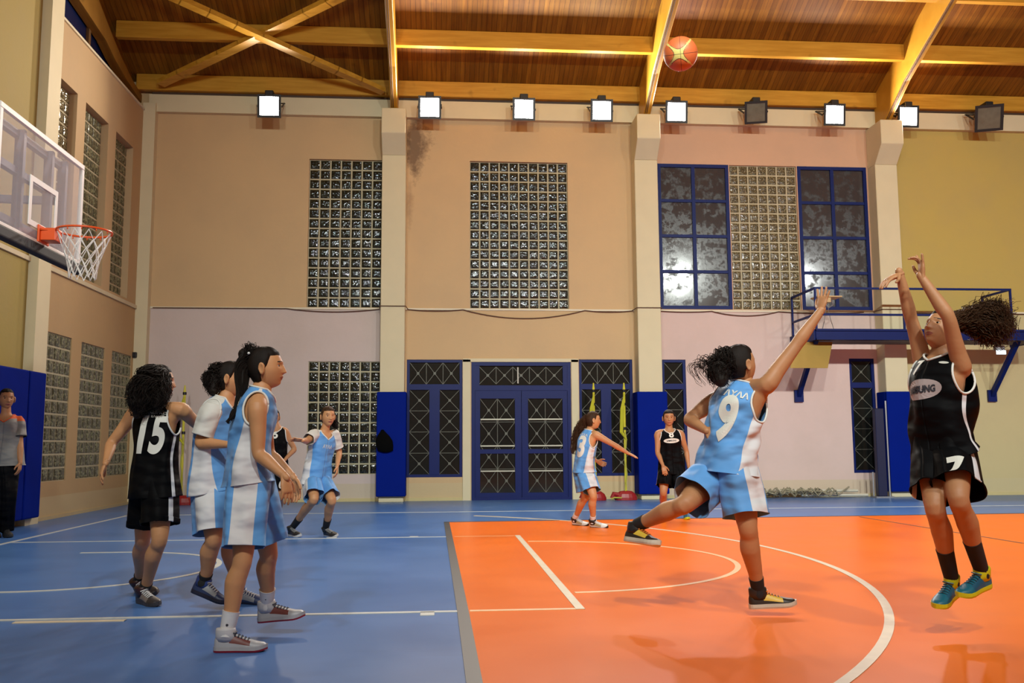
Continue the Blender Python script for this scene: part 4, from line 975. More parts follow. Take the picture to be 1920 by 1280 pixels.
def person(label, J, s=1.0, kit='blue', skin=SK1, vox=0.010, hfwd=(1, 0, 0), hup=(0, 0, 1), hair=M_hair, girth=1.0, tee=False,
           hands=None, shoes=None, sock=M_sockk, sock_top=0.30, hem=0.95, jt0=-0.22, jw=1.0, seed=1, lod=1.0, jdisp=None, sdisp=None, mats=None, trous=False, vneck=0.83, shorts_w=1.0, wrist_curl=None):
    for S in (shoes or {}):
        q = shoes[S]; h_, t_ = np.asarray(q[0], float), np.asarray(q[1], float); d_ = nrm(t_-h_)
        u0_ = np.asarray(q[3] if len(q) > 3 else J['kn'+S]-J['an'+S], float); u0_ = nrm(u0_-d_*np.dot(u0_, d_))
        J['an'+S] = (h_+t_)/2-d_*.275*s*.28+u0_*.105*s
    base = np.array([J['pel'][0], J['pel'][1], 0.0]); 
    root = thing('person', label, 'person', base, 'people on the court')
    sg = s*girth; mb = MB()
    ts = [-.14, -.06, .04, .14, .3, .45, .6, .74, .86, .93, .98, 1.04]; C, L, Fw = torso_frame(J, ts)
    loft(mb, C, L, Fw, np.array([.07, .13, .155, .158, .128, .122, .135, .146, .145, .115, .072, .050])*sg, np.array([.06, .10, .108, .108, .088, .086, .096, .106, .088, .070, .058, .050])*sg, 26, 0.95)
    for S in 'LR':
        sh, el, wr = J['sh'+S], J['el'+S], J['wr'+S]
        a = nrm(el-sh); limb(mb, [J['neck']*0.62+sh*0.38+np.array([0, 0, -.02]), sh, sh+a*.10*s, sh*.35+el*.65, el, el*.72+wr*.28, el*.3+wr*.7, wr, wr+nrm(wr-el)*.02*s],
             np.array([.045, .054, .046, .041, .036, .038, .029, .023, .022])*sg, 14, 4)
        hp, kn, an = J['hip'+S], J['kn'+S], J['an'+S]; bk = -Fw[2]*.012
        ft = J.get('to'+S, an); limb(mb, [hp+np.array([0, 0, .03]), hp*.75+kn*.25, hp*.35+kn*.65, kn, kn*.85+an*.15, kn*.66+an*.34+bk, kn*.3+an*.7, an, an+nrm(an-kn)*.03*s],
             np.array([.085, .086, .068, .053, .050, .056, .041, .033, .034])*sg, 16, 4)
    C8, L8, F8 = torso_frame(J, [.60, .78])
    for S, sg_ in (('L', 1), ('R', -1)):
        limb(mb, [C8[0]+L8[0]*sg_*.075*sg, C8[1]+L8[1]*sg_*.098*sg, J['sh'+S]*.8+J['neck']*.2-np.array([0, 0, .025])], np.array([.064, .058, .046])*sg, 12, 4)
    hf = nrm(hfwd); hu = np.asarray(hup, float); hu = nrm(hu-hf*np.dot(hu, hf)); hl = np.cross(hu, hf); hc = J['head']; hs = s*1.0
    limb(mb, [J['neck']-nrm(hc-J['neck'])*.03, (J['neck']+hc)/2, hc-hf*.018*hs-hu*.02*hs], np.array([.056, .049, .050])*s, 14, 4)
    V, F = remeshed(mb, vox); V = list(map(tuple, V)); MI = [0]*len(F)
    hb = MB()
    for S in 'LR':
        if hands and S in hands:
            hd = hands[S]; hand(hb, J['wr'+S], hd[0], hd[1], S == 'R', s*.97, *hd[2:])
    if hb.V:
        V2, F2 = remeshed(hb, 0.0042 if vox < 0.012 else 0.0062, 2); o = len(V); V += list(map(tuple, V2)); F += [tuple(i+o for i in f) for f in F2]; MI += [0]*len(F2)
    # head with face
    loc = np.stack([HX, HY, HZ], -1).reshape(-1, 3)*hs; W = hc+loc[:, :1]*hl*1.0+loc[:, 1:2]*hf+loc[:, 2:3]*hu
    o = len(V); V += list(map(tuple, W)); hfc = head_faces(*HX.shape, o); F += hfc
    xs, ys, zs = HX.ravel(), HY.ravel(), HZ.ravel()
    for f in hfc:
        if len(f) > 4: MI.append(0); continue
        k = [i-o for i in f]; x, y, z = abs(xs[k].mean()), ys[k].mean(), zs[k].mean(); m = 0
        if y > .04 and x < .026 and abs(z+.061) < .0105*(1-(x/.028)**2): m = 1
        if y > .03 and .012 < x < .048 and abs(z-.0315+.15*(max(0, x-.03)))<.0036: m = 2
        MI.append(m)
    for sd in (-1, 1):   # ears
        eb = MB(); n = 12
        ec = hc+hl*sd*.073*hs-hf*.010*hs-hu*.004*hs; e_out = nrm(hl*sd-hf*.45); e_f = nrm(hf-e_out*np.dot(hf, e_out)); VV = []
        for (r_, oo) in ((1.0, -.004), (1.05, .006), (.86, .010), (.62, .007), (.2, .006)):
            for k in range(n):
                a = 2*math.pi*k/n; VV.append(ec+hs*1.12*(e_out*(oo+.007)+e_f*math.cos(a)*.017*r_*(1 if math.sin(a) > 0 else .8)+hu*math.sin(a)*.030*r_))
        FF = [(i*n+k, i*n+(k+1) % n, (i+1)*n+(k+1) % n, (i+1)*n+k) for i in range(4) for k in range(n)]+[tuple(4*n+k for k in range(n))]
        o = len(V); V += list(map(tuple, VV)); F += [tuple(i+o for i in f) for f in FF]; MI += [0]*len(FF)
    body = obj('body', V, F, [skin, M_lip, M_brow], root, smooth=True, mi=MI)
    for sd in (-1, 1):
        c = hc+hs*(hl*sd*.0305+hf*.0670+hu*.0075); VV = []; FF = []; mi = []; n, k2 = 14, 10
        for i in range(k2+1):
            a = math.pi*i/k2
            for j in range(n): th = 2*math.pi*j/n; VV.append(c+.0125*hs*(hf*math.cos(a)+hl*math.sin(a)*math.cos(th)+hu*math.sin(a)*math.sin(th)*.8))
        for i in range(k2):
            for j in range(n): FF.append((i*n+j, i*n+(j+1) % n, (i+1)*n+(j+1) % n, (i+1)*n+j)); mi.append(1 if i < 3 else 0)
        obj('eye', VV, FF, [M_eye, M_iris], root, smooth=True, mi=mi)
    # hair cap
    z, y, x = HZ, HY, HX; y0 = np.interp(z, [-.03, .012, .06], [-.018, .020, .040])
    f = sstep((z-.056)/.030); g_ = sstep((y0-y)/.020)*sstep((z+.080)/.014); mk = np.maximum(f, g_)
    gr_ = 0.0012*np.sin(HTH*46+z*60)+0.0008*np.sin(HTH*87)
    off = -.003+(.0125+(0.002 if kit != 'ref' else -.004))*mk*(1-.45*np.clip(y/.09, 0, 1))+gr_*mk
    ln = np.sqrt((x/.0735)**2+(y/.094)**2+(z/.115)**2)+1e-6; nx, ny, nz = x/.0735/ln, y/.094/ln, z/.115/ln
    loc = np.stack([x+nx*off, y+ny*off, z+nz*off], -1).reshape(-1, 3)*hs
    hp_ = obj('hair', hc+loc[:, :1]*hl+loc[:, 1:2]*hf+loc[:, 2:3]*hu, head_faces(*HX.shape), hair, root, smooth=True)
    # jersey
    rg = np.random.RandomState(seed); k1, k2, q1, q2 = rg.randint(3, 6), rg.randint(6, 10), rg.rand()*6, rg.rand()*6
    def fold(u, v): return 0.009*(1-v)**1.2*np.sin(k1*6.283*u+q1+2*v)+0.004*(1-v*.6)*np.sin(k2*6.283*u+q2-5*v)+0.006*np.sin(3*6.283*u+16*v+q1)*np.exp(-((v-.35)/.25)**2)+(jdisp(u, v) if jdisp else 0)
    jt = [jt0, 0.0, .15, .32, .48, .62, .76, .86, .92, .965, 1.0, 1.03]; C, L, Fw = torso_frame(J, jt)
    ja = np.array([.192, .184, .176, .164, .160, .162, .166, .160, .143, .112, .082, .064])*sg*jw; jb = np.array([.152, .140, .130, .122, .120, .124, .126, .108, .092, .078, .068, .062])*sg*jw
    jv = lambda t: np.interp(t, jt, np.linspace(0, 1, len(jt)))
    js = Surf(C, L, Fw, ja, jb, fold)
    vA, rv, ru = float(jv(.86)), float(jv(.96)-jv(.86)), 0.098
    def vneck_v(u):
        uu = abs(((u+.5) % 1)-.5); vb = float(jv(.995)); 
        return vb if uu > .16 else float(jv(vneck))*(1-uu/.16)+vb*(uu/.16)
    def keep(u, v):
        if v > vneck_v(u): return False
        if tee or kit == 'ref': return True
        for c in (.25, .75):
            if ((u-c)/ru)**2+((v-vA)/rv)**2 < 1: return False
        return True
    jm = dict(blue=M_jbt if tee else M_jb, black=M_jk, ref=M_ref)[kit]
    jo = js.mesh('jersey' if kit != 'ref' else 'shirt', jm, root, int(112*lod), int(72*lod), keep)
    tb = MB(); uu = np.linspace(0, 1, 49); js.curve(uu, [vneck_v(x) for x in uu], .0065*s, tb, .001)
    if not tee and kit != 'ref':
        for c in (.25, .75):
            a = np.linspace(0, 6.2832, 37); js.curve(c+ru*np.cos(a), vA+rv*np.sin(a), .0065*s, tb, .002)
    elif tee:
        for c in (.25, .75):
            a = np.linspace(0, 6.2832, 37); js.curve(c+ru*1.0*np.cos(a), vA+rv*np.sin(a), .006*s, tb, .004)
    tb.obj('trim', M_trimw if kit != 'ref' else M_orangec, jo, smooth=True)
    if tee or kit == 'ref':
        for S in 'LR':
            sh, el = J['sh'+S], J['el'+S]; d = nrm(el-sh); l = nrm(np.cross(d, (0.2, .3, .9))); f2 = np.cross(l, d); c_ = sh-d*.055
            kk = [0, .05, .12, .18, .225]
            ss = Surf([c_+d*k*s for k in kk][::-1], [l]*5, [f2]*5, np.array([.045, .068, .070, .068, .068])[::-1]*sg, np.array([.045, .068, .070, .068, .068])[::-1]*sg, lambda u, v: .003*np.sin(5*6.283*u+4*v))
            ss.mesh('sleeve', M_tee if kit != 'ref' else M_ref, root, 40, 16)
            if kit == 'ref': ob_ = MB(); ss.curve(np.linspace(0, 1, 25), np.zeros(25), .007, ob_); ob_.obj('cuff', M_black, root)
    # shorts / trousers
    sm = dict(blue=M_sb, black=M_sk, ref=M_trous)[kit]; ls = {}
    lat = nrm(J['hipL']-J['hipR']); T0 = nrm(J['chest']-J['pel'])
    for S, sgn in (('L', 1), ('R', -1)):
        hp, kn, an = J['hip'+S], J['kn'+S], J['an'+S]; ax = nrm(kn-hp); top = J['pel']+T0*.10*s+lat*sgn*.055*sg; h2 = hp-lat*sgn*.012*s; h2 = h2
        if trous: pts = [top, h2, h2*.6+kn*.4, kn, kn*.5+an*.5, an+nrm(an-kn)*.02]; A = np.array([.095, .112, .095, .078, .072, .070]); B = np.array([.115, .130, .100, .080, .075, .075])
        else: pts = [top, h2, h2*.66+kn*.34, h2*.3+kn*.7, h2*(1-hem)+kn*hem]; A = np.array([.086, .102, .108, .110, .112])*shorts_w; B = np.array([.104, .124, .124, .120, .121])*shorts_w
        Lr, Fr = [], []
        for i in range(len(pts)):
            tt = nrm(pts[min(i+1, len(pts)-1)]-pts[max(i-1, 0)]); l = nrm(lat-tt*np.dot(lat, tt)); Lr.append(l); Fr.append(nrm(np.cross(tt, l)*1.0))
            if np.dot(Fr[-1], np.cross(lat, T0)) < 0: Fr[-1] = -Fr[-1]
        def sf(u, v, S=S): return 0.010*(1-v)*np.sin(4*6.283*u+q2+(0 if S == 'L' else 2))+.004*np.sin(7*6.283*u+q1+3*v)*(1-v*.5)+(sdisp(S, u, v) if sdisp else 0)
        q = Surf(pts[::-1], Lr[::-1], Fr[::-1], A[::-1]*sg, B[::-1]*sg, sf); ls[S] = q
    # both legs of the garment in one mesh
    VV = []; FF = []; UV = []; nu, nv = int(64*lod)+8, int(36*lod)+6
    for S in 'LR':
        us = np.linspace(0, 1, nu+1); vs = np.linspace(0, 1, nv+1); UU, V2 = np.meshgrid(us, vs); P = ls[S].at(UU, V2).reshape(-1, 3); o = len(VV); VV += list(map(tuple, P))
        uvv = np.stack([UU if S == 'L' else 1-UU, V2], -1).reshape(-1, 2).copy()
        UV.append(uvv)
        FF += [(o+i*(nu+1)+j, o+i*(nu+1)+j+1, o+(i+1)*(nu+1)+j+1, o+(i+1)*(nu+1)+j) for i in range(nv) for j in range(nu)]
    so = obj('shorts' if not trous else 'trousers', VV, FF, sm, root, smooth=True, uv=np.concatenate(UV)); md = so.modifiers.new('solid', 'SOLIDIFY'); md.thickness = .003; md.offset = -1
    # socks and shoes
    for S in 'LR':
        kn, an = J['kn'+S], J['an'+S]
        if not trous:
            kb = MB(); t0 = 1-sock_top; P = [kn*(1-t)+an*t for t in (t0, t0+.02, (t0+1)/2, .97)]
            if shoes and S in shoes:
                h_, t_ = np.asarray(shoes[S][0], float), np.asarray(shoes[S][1], float); d_ = nrm(t_-h_); u0_ = np.asarray(shoes[S][3] if len(shoes[S]) > 3 else kn-an, float); u0_ = nrm(u0_-d_*np.dot(u0_, d_))
                P.append((h_+t_)/2-d_*.275*s*.28+u0_*.085*s)
            else: P.append(an+nrm(an-kn)*.03*s)
            P.append(P[-1]+nrm(P[-1]-P[-2])*.02); lim = np.array([.047, .0455, .042, .0385, .040, .038])
            if sock_top < .25: lim = np.array([.0415, .041, .039, .037, .040, .038])
            P, lim = resample(P, lim, 21); kb.tube(P, lim*sg, 20, caps=True); kb.obj('sock', sock, root, smooth=True)
        if shoes and S in shoes:
            sh_ = shoes[S]; ax = kn-an; shoe(root, sh_[0], sh_[1], sh_[3] if len(sh_) > 3 else ax, sh_[2], s=s)
    return dict(root=root, jersey=jo, js=js, jv=jv, ls=ls, shorts=so, head=(hc, hl, hf, hu), hair=hp_, body=body)

def mat2(n, c, r=0.45): return plain(n, c, r, var=0.1, scale=20)
SH_silver = (mat2('silver shoe leather', (0.36, 0.37, 0.40)), mat2('oxblood shoe mesh', (0.14, 0.035, 0.03)), mat2('silver sole', (0.34, 0.34, 0.36)), mat2('dark lace', (0.03, 0.04, 0.06)), mat2('silver collar', (0.5, 0.5, 0.52)), mat2('red outsole', (0.25, 0.01, 0.02)))
SH_dark = (mat2('black shoe leather', (0.03, 0.025, 0.028)), mat2('grey brown mesh', (0.17, 0.14, 0.13)), mat2('charcoal sole', (0.04, 0.035, 0.035)), mat2('white lace', (0.6, 0.6, 0.6)), mat2('wine collar', (0.03, 0.008, 0.01)))
SH_navy = (mat2('navy shoe', (0.015, 0.03, 0.09)), mat2('grey silver mesh', (0.22, 0.23, 0.25)), mat2('black blue sole', (0.01, 0.012, 0.03)), mat2('grey lace', (0.4, 0.4, 0.4)), mat2('blue collar', (0.02, 0.04, 0.16)))
SH_white = (mat2('white shoe', (0.6, 0.6, 0.58)), mat2('pale gold mesh', (0.38, 0.30, 0.16)), mat2('black sole', (0.015, 0.012, 0.012)), mat2('white lace b', (0.6, 0.6, 0.6)), mat2('black collar', (0.012, 0.012, 0.012)))
SH_black = (mat2('black shoe', (0.012, 0.012, 0.014)), mat2('black mesh', (0.02, 0.02, 0.022)), mat2('white sole', (0.5, 0.5, 0.5)), mat2('grey lace b', (0.25, 0.25, 0.25)), mat2('black collar b', (0.01, 0.01, 0.01)))
SH_gold = (mat2('black heel leather', (0.02, 0.014, 0.01)), mat2('gold panel', (0.62, 0.42, 0.05)), mat2('white black sole', (0.5, 0.47, 0.38)), mat2('orange lace', (0.75, 0.22, 0.03)), mat2('black collar c', (0.015, 0.012, 0.01)))
SH_teal = (mat2('teal shoe', (0.004, 0.105, 0.16)), mat2('deep teal mesh', (0.004, 0.07, 0.13)), mat2('yellow green sole', (0.50, 0.52, 0.012)), mat2('dark teal lace', (0.01, 0.06, 0.09)), mat2('yellow green collar', (0.50, 0.52, 0.012)))
SH_dress = (M_black, M_black, M_black, M_black, M_black)
def mkJ(d, Y):
    J = {}
    for k, v in d.items(): J[k] = U(v[0], v[1], Y+(v[2] if len(v) > 2 else 0.0))
    return J
def lens(nm, J, s):
    for S in 'LR':
        print('LEN', nm, S, 'ua %.2f fa %.2f th %.2f sh %.2f' % tuple(np.linalg.norm(J[a+S]-J[b+S]) for a, b in (('sh', 'el'), ('el', 'wr'), ('hip', 'kn'), ('kn', 'an'))), 'sw %.2f hw %.2f torso %.2f' % (np.linalg.norm(J['shL']-J['shR']), np.linalg.norm(J['hipL']-J['hipR']), np.linalg.norm(J['neck']-J['pel'])))
#@@P
# ---- foremost player, profile to the right
Y = 5.25
J = mkJ(dict(pel=(468, 898), chest=(474, 803), neck=(491, 727), head=(499, 691), shR=(483, 764, -.15), shL=(489, 758, .17), elR=(485, 850, -.17), wrR=(533, 892, -.27), elL=(505, 850, .20), wrL=(548, 893, .10),
             hipR=(466, 903, -.08), hipL=(474, 903, .08), knR=(455, 1046, -.16), anR=(433, 1160, -.21), knL=(503, 1034, .12), anL=(500, 1120, .25)), Y)
P = person('girl in light blue and white kit with high black ponytail, foremost, profile to the right', J, 1.0, 'blue', SK1, .0085, (1, 0.06, .10), vneck=.90,
           hands=dict(R=((.25, -.15, -1), (-.7, .6, 0), .35, .06), L=((.3, -.1, -1), (-.6, -.7, 0), .35, .06)), sock=M_sockw, sock_top=.27, hem=.86, jt0=-.06, seed=3, jw=0.96,
           shoes=dict(R=(FLP(400, 1222), FLP(502, 1220), SH_silver), L=(U(484, 1167, 5.5), U(572, 1158, 5.46), SH_silver, (-.1, 0, 1))), shorts_w=.98)
hc = P['head'][0]; hb = U(466, 664, 5.27)
strands('hair_bun', P['root'], [hb+(.03, 0, -.035), hb+(.0, 0, -.005), hb+(-.02, 0, .0)], [.045, .058, .045], 160, M_hair, .018, 3, .0028, 12, seed=4, core=.85)
strands('ponytail', P['root'], [hb, U(455, 690, 5.25), U(453, 735, 5.2), U(446, 765, 5.18), U(430, 787, 5.15)], [.04, .045, .028, .022, .008], 170, M_hair, .004, 2, .0026, 18, seed=5, core=.8)
mb = MB(); limb(mb, [hb+(.012, -.055, .0), hb+(.014, -.062, .0)], [.008, .008], 8, 1); mb.obj('hair_band', M_band, P['root'])
for S, pz in (('R', (431, 1155, 4.98)), ('L', (503, 1118, 5.44))):
    mb = MB(); an, kn = J['an'+S], J['kn'+S]; c = an*.9+kn*.1+np.array([0, -.039, 0]); limb(mb, [c, c+np.array([.001, .002, 0])], [.007, .007], 8, 1); mb.obj('sock_logo', M_numk, P['root'])
text_on(P['js'], 'ΑΥΛΑ', .5, .62, .05, M_num, P['jersey'], 'lettering')
# ---- black number 15, back view
Y = 6.50
J = mkJ(dict(pel=(289, 908), chest=(292, 820), neck=(297, 755), head=(299, 717), shL=(254, 774, .07), shR=(340, 768, -.08), elL=(209, 831, .06), wrL=(199, 866, -.10), elR=(382, 806, .25), wrR=(425, 836, .35),
             hipL=(276, 915, .04), hipR=(303, 915, -.04), knL=(268, 1008, .14), anL=(261, 1088, .34), knR=(299, 1010, -.12), anR=(271, 1098, -.06)), Y)
P = person('girl in black number 15 kit with long curly hair, seen from the back', J, 1.0, 'black', SK1, .009, (.85, .5, .05), seed=5, jt0=-.18, hem=.62, jw=1.02, sock=M_sockk, sock_top=.10,
           hands=dict(L=((-.25, -.2, -.9), (.8, .3, -.3), .4, .10), R=((.6, -.3, -.6), (0, -1, 0), .4, .1)),
           shoes=dict(R=(FLP(246, 1126), FLP(314, 1141), SH_dark), L=(FLP(256, 1108), FLP(300, 1116), SH_dark)), shorts_w=1.0)
strands('curly_hair', P['root'], [U(298, 700, 6.47), U(284, 712, 6.42), U(272, 732, 6.38), U(264, 754, 6.36), U(258, 776, 6.36)], [.075, .115, .125, .105, .045], 520, M_hair, .014, 6, .0026, 18, seed=8, core=.72, stray=.12)
strands('curly_hair', P['root'], [U(304, 700, 6.45), U(298, 725, 6.40), U(296, 748, 6.36), U(296, 768, 6.35)], [.06, .085, .075, .03], 260, M_hair, .013, 6, .0026, 14, seed=9, core=.7)
text_on(P['js'], '15', .545, .47, .205, M_num, P['jersey'], 'number', .86, shear=.12, bold=.035)
text_on(P['js'], 'ΑΚΑΔΗΜΙΑ ΑΣΣ', .535, .665, .026, M_num, P['jersey'], 'lettering', .95, bold=.02)
text_on(P['js'], 'ΤΕΝΝΙΣ ΚΛΑΜΠ', .535, .62, .018, M_num, P['jersey'], 'lettering', 1.1, bold=.02)
# ---- light blue with white tee, behind the foremost player
Y = 6.36
J = mkJ(dict(pel=(401, 902), chest=(407, 812), neck=(424, 745), head=(433, 711), shR=(397, 772, -.13), shL=(440, 768, .15), elR=(376, 830, -.15), wrR=(424, 833, -.25), elL=(450, 830, .18), wrL=(478, 842, .05),
             hipR=(394, 908, -.07), hipL=(412, 908, .07), knR=(401, 1008, -.16), anR=(392, 1093, -.02), knL=(428, 1002, .05), anL=(452, 1092, .15)), Y)
P = person('girl in light blue jersey over a white tee, half hidden behind the foremost player', J, 1.0, 'blue', SK1, .0095, (.93, .05, -.05), tee=True, seed=7, jt0=-.15, hem=.90, girth=1.08, sock=M_sockk, sock_top=.14,
           hands=dict(R=((1, -.3, .05), (0, .6, -.6), .6, .05), L=((1, -.2, .1), (0, -1, 0), .6, .05)),
           shoes=dict(R=(U(366, 1112, 6.36), U(418, 1133, 6.30), SH_navy, (.35, 0, 1)), L=(FLP(446, 1130), FLP(494, 1132), SH_navy)))
strands('curly_hair', P['root'], [U(432, 697, 6.36), U(408, 700, 6.36), U(401, 715, 6.33), U(400, 733, 6.3)], [.06, .075, .078, .045], 360, M_hair, .013, 5, .0027, 16, seed=12, core=.75)
# ---- far player in black, mostly hidden
Y = 12.6
J = mkJ(dict(pel=(517, 882), chest=(518, 832), neck=(519, 800), head=(513, 783), shL=(534, 808), shR=(503, 808), elL=(552, 842, .05), wrL=(533, 863, -.1), elR=(497, 842), wrR=(500, 870),
             hipL=(524, 886), hipR=(510, 886), knL=(525, 930, -.05), anL=(520, 968, .05), knR=(504, 930), anR=(500, 968, .2)), Y)
P = person('distant girl in black kit with hand on hip, mostly hidden by the foremost player', J, .97, 'black', SK2, .014, (.4, -.9, 0), seed=2, lod=.6, hem=.7, sock=M_sockw, sock_top=.2,
           hands=dict(L=((-1, -.2, -.2), (0, 1, 0), .7, .05)), shoes=dict(L=(FLP(513, 979), FLP(534, 986), SH_white), R=(FLP(490, 975), FLP(506, 983), SH_white)))
strands('ponytail', P['root'], [U(512, 772, 12.68), U(508, 780, 12.72), U(506, 792, 12.72)], [.05, .055, .03], 80, M_hair, .01, 4, .004, 10, seed=6)
text_on(P['ls']['L'], '6', .06, .35, .10, M_num, P['shorts'], 'number', 1.0, bold=.03); text_on(P['js'], '6', .0, .6, .12, M_num, P['jersey'], 'number', 1.0, bold=.03)
# ---- far player with tee in a wide stance
Y = 11.0
J = mkJ(dict(pel=(593, 893), chest=(602, 843), neck=(609, 808), head=(615, 781, -.05), shR=(590, 815, -.08), shL=(626, 815, .09), elR=(575, 826, -.28), wrR=(567, 826, -.50), elL=(636, 848, .15), wrL=(632, 874, .0),
             hipR=(584, 899, -.05), hipL=(604, 899, .05), knR=(589, 935, -.32), anR=(557, 984, -.02), knL=(622, 937, -.22), anL=(617, 985, .05)), Y)
P = person('distant girl in light blue jersey over a white tee in a wide stance, arm out', J, 1.0, 'blue', SK1, .0125, (.45, -.89, .0), tee=True, hair=M_hairB, seed=9, lod=.7, hem=.88, jt0=-.2, sock_top=.32, girth=1.0,
           hands=dict(R=((-.8, -.5, .15), (0, -.5, -.8), .15, .22), L=((0, -.3, -1), (-1, 0, 0), .5, .08)), shoes=dict(R=(FLP(538, 1003), FLP(569, 1008), SH_black), L=(FLP(604, 1003), FLP(640, 1008), SH_black)))
strands('ponytail', P['root'], [U(610, 775, 11.05), U(624, 790, 11.1), U(632, 800, 11.1)], [.05, .06, .03], 120, M_hair, .012, 4, .004, 10, seed=3)
text_on(P['js'], 'ΑΥΛΑ', .0, .50, .035, M_num, P['jersey'], 'lettering', bold=.02)
# ---- far player reaching right, back turned
Y = 11.9
J = mkJ(dict(pel=(1095, 880), chest=(1099, 840), neck=(1106, 806), head=(1112, 788, -.03), shR=(1118, 815, -.13), shL=(1096, 815, .13), elR=(1150, 833, -.18), wrR=(1177, 849, -.18), elL=(1100, 852, .30), wrL=(1119, 864, .30),
             hipR=(1100, 886, -.07), hipL=(1090, 886, .07), knR=(1112, 928, -.22), anR=(1117, 969, -.12), knL=(1098, 930, .02), anL=(1090, 968, .22)), Y)
P = person('distant girl in light blue number 3 jersey, long brown hair, reaching right', J, .97, 'blue', SK1, .0125, (.97, .12, .0), hair=M_hairB, seed=4, lod=.7, hem=.80, jt0=-.1, sock=M_sockw, sock_top=.18,
           hands=dict(R=((.9, .0, -.42), (0, .3, -1), .1, .05), L=((.8, 0, -.4), (0, -1, 0), .6, .05)), shoes=dict(R=(FLP(1106, 988), FLP(1142, 990), SH_white), L=(FLP(1075, 984), FLP(1104, 986), SH_white)))
strands('ponytail', P['root'], [U(1103, 780, 11.88), U(1090, 798, 11.95), U(1080, 822, 11.98), U(1074, 848, 11.98)], [.045, .06, .06, .03], 200, M_hairB, .012, 4, .004, 14, seed=6)
text_on(P['js'], '3', .56, .46, .20, M_num, P['jersey'], 'number', 1.1, bold=.04); text_on(P['js'], 'ΑΥΛΑ', .53, .66, .045, M_num, P['jersey'], 'lettering', bold=.02)
# ---- far player number 8 facing the camera
Y = 12.8
J = mkJ(dict(pel=(1258, 872), chest=(1256, 830), neck=(1254, 804), head=(1254, 784, -.02), shR=(1234, 813), shL=(1276, 813), elR=(1233, 848, -.03), wrR=(1243, 872, -.18), elL=(1287, 846, .05), wrL=(1291, 874),
             hipR=(1247, 877), hipL=(1269, 877), knR=(1244, 922, -.1), anR=(1243, 962, .0), knL=(1278, 922, -.1), anL=(1286, 962, .05)), Y)
P = person('distant girl in black number 8 kit facing the court before the second blue pad', J, 1.0, 'black', SK2, .013, (-.15, -1, 0), seed=6, lod=.7, hem=.75, sock_top=.12,
           hands=dict(R=((.2, -.3, -1), (0, 1, 0), .4, .06), L=((0, 0, -1), (-1, 0, 0), .4, .06)), shoes=dict(R=(FLP(1246, 968), FLP(1239, 978), SH_teal), L=(FLP(1284, 968), FLP(1292, 978), SH_teal)))
text_on(P['js'], '8', .0, .61, .095, M_num, P['jersey'], 'number', 1.1, bold=.03)
patch_on(P['js'], .0, .48, .24, .055, M_num, P['jersey'], 'print_band'); text_on(P['js'], 'SAMSUNG', .0, .48, .018, M_numk, P['jersey'], 'lettering', 1.3, .006, bold=.02)
strands('ponytail', P['root'], [U(1256, 775, 12.88), U(1264, 785, 12.92), U(1268, 800, 12.92)], [.04, .05, .03], 80, M_hair, .01, 4, .004, 10, seed=6)
# ---- defender leaping with raised arm, back view
Y = 5.72
J = mkJ(dict(pel=(1361, 880), chest=(1377, 790), neck=(1396, 718), head=(1389, 684, -.02), shR=(1437, 722, -.17), shL=(1338, 752, .16), elR=(1492, 648, -.20), wrR=(1538, 584, -.24), elL=(1292, 786, .22), wrL=(1322, 806, .02),
             hipL=(1338, 892, .09), hipR=(1388, 892, -.09), knL=(1284, 945, -.14), anL=(1210, 998, .12), knR=(1402, 988, -.17), anR=(1419, 1098, .0)), Y)
def jd9(u, v): return 0.008*np.sin(34*v-7*np.abs(u-.45)*6.28)*np.exp(-((v-.36)/.22)**2)
P = person('girl in light blue number 9 jersey leaping to block with one arm raised, back view', J, 1.06, 'blue', SK2, .009, (.9, .40, .12), seed=11, jt0=-.05, hem=.78, jw=1.06, girth=1.05, sock_top=.20, vneck=.9, jdisp=jd9,
           hands=dict(R=((.25, .05, 1), (.9, .4, -.1), -.05, .22), L=((.6, -.5, -.2), (.2, .8, -.3), .6, .05)),
           shoes=dict(R=(U(1407, 1141, 5.72), U(1492, 1136, 5.68), SH_gold, (0, 0, 1)), L=(U(1180, 1016, 5.90), U(1228, 1024, 5.72), SH_gold, (.25, .15, 1))), shorts_w=1.05)
hb = U(1352, 700, 5.70)
strands('curly_hair', P['root'], [U(1380, 665, 5.72), U(1362, 675, 5.70), U(1350, 692, 5.66), U(1352, 712, 5.62)], [.055, .085, .092, .06], 460, M_hair, .016, 4, .0027, 18, seed=14, core=.78)
strands('stray_curls', P['root'], [U(1362, 690, 5.68), U(1335, 678, 5.66), U(1315, 680, 5.66), U(1306, 690, 5.66), U(1322, 715, 5.66)], [.02, .045, .05, .05, .04], 26, M_hair, .018, 3, .0022, 24, seed=15, core=0)
text_on(P['js'], '9', .545, .44, .205, M_num, P['jersey'], 'number', 1.0, bold=.05); text_on(P['js'], 'ΑΥΛΑ', .56, .63, .045, M_num, P['jersey'], 'lettering', 1.1, bold=.03)
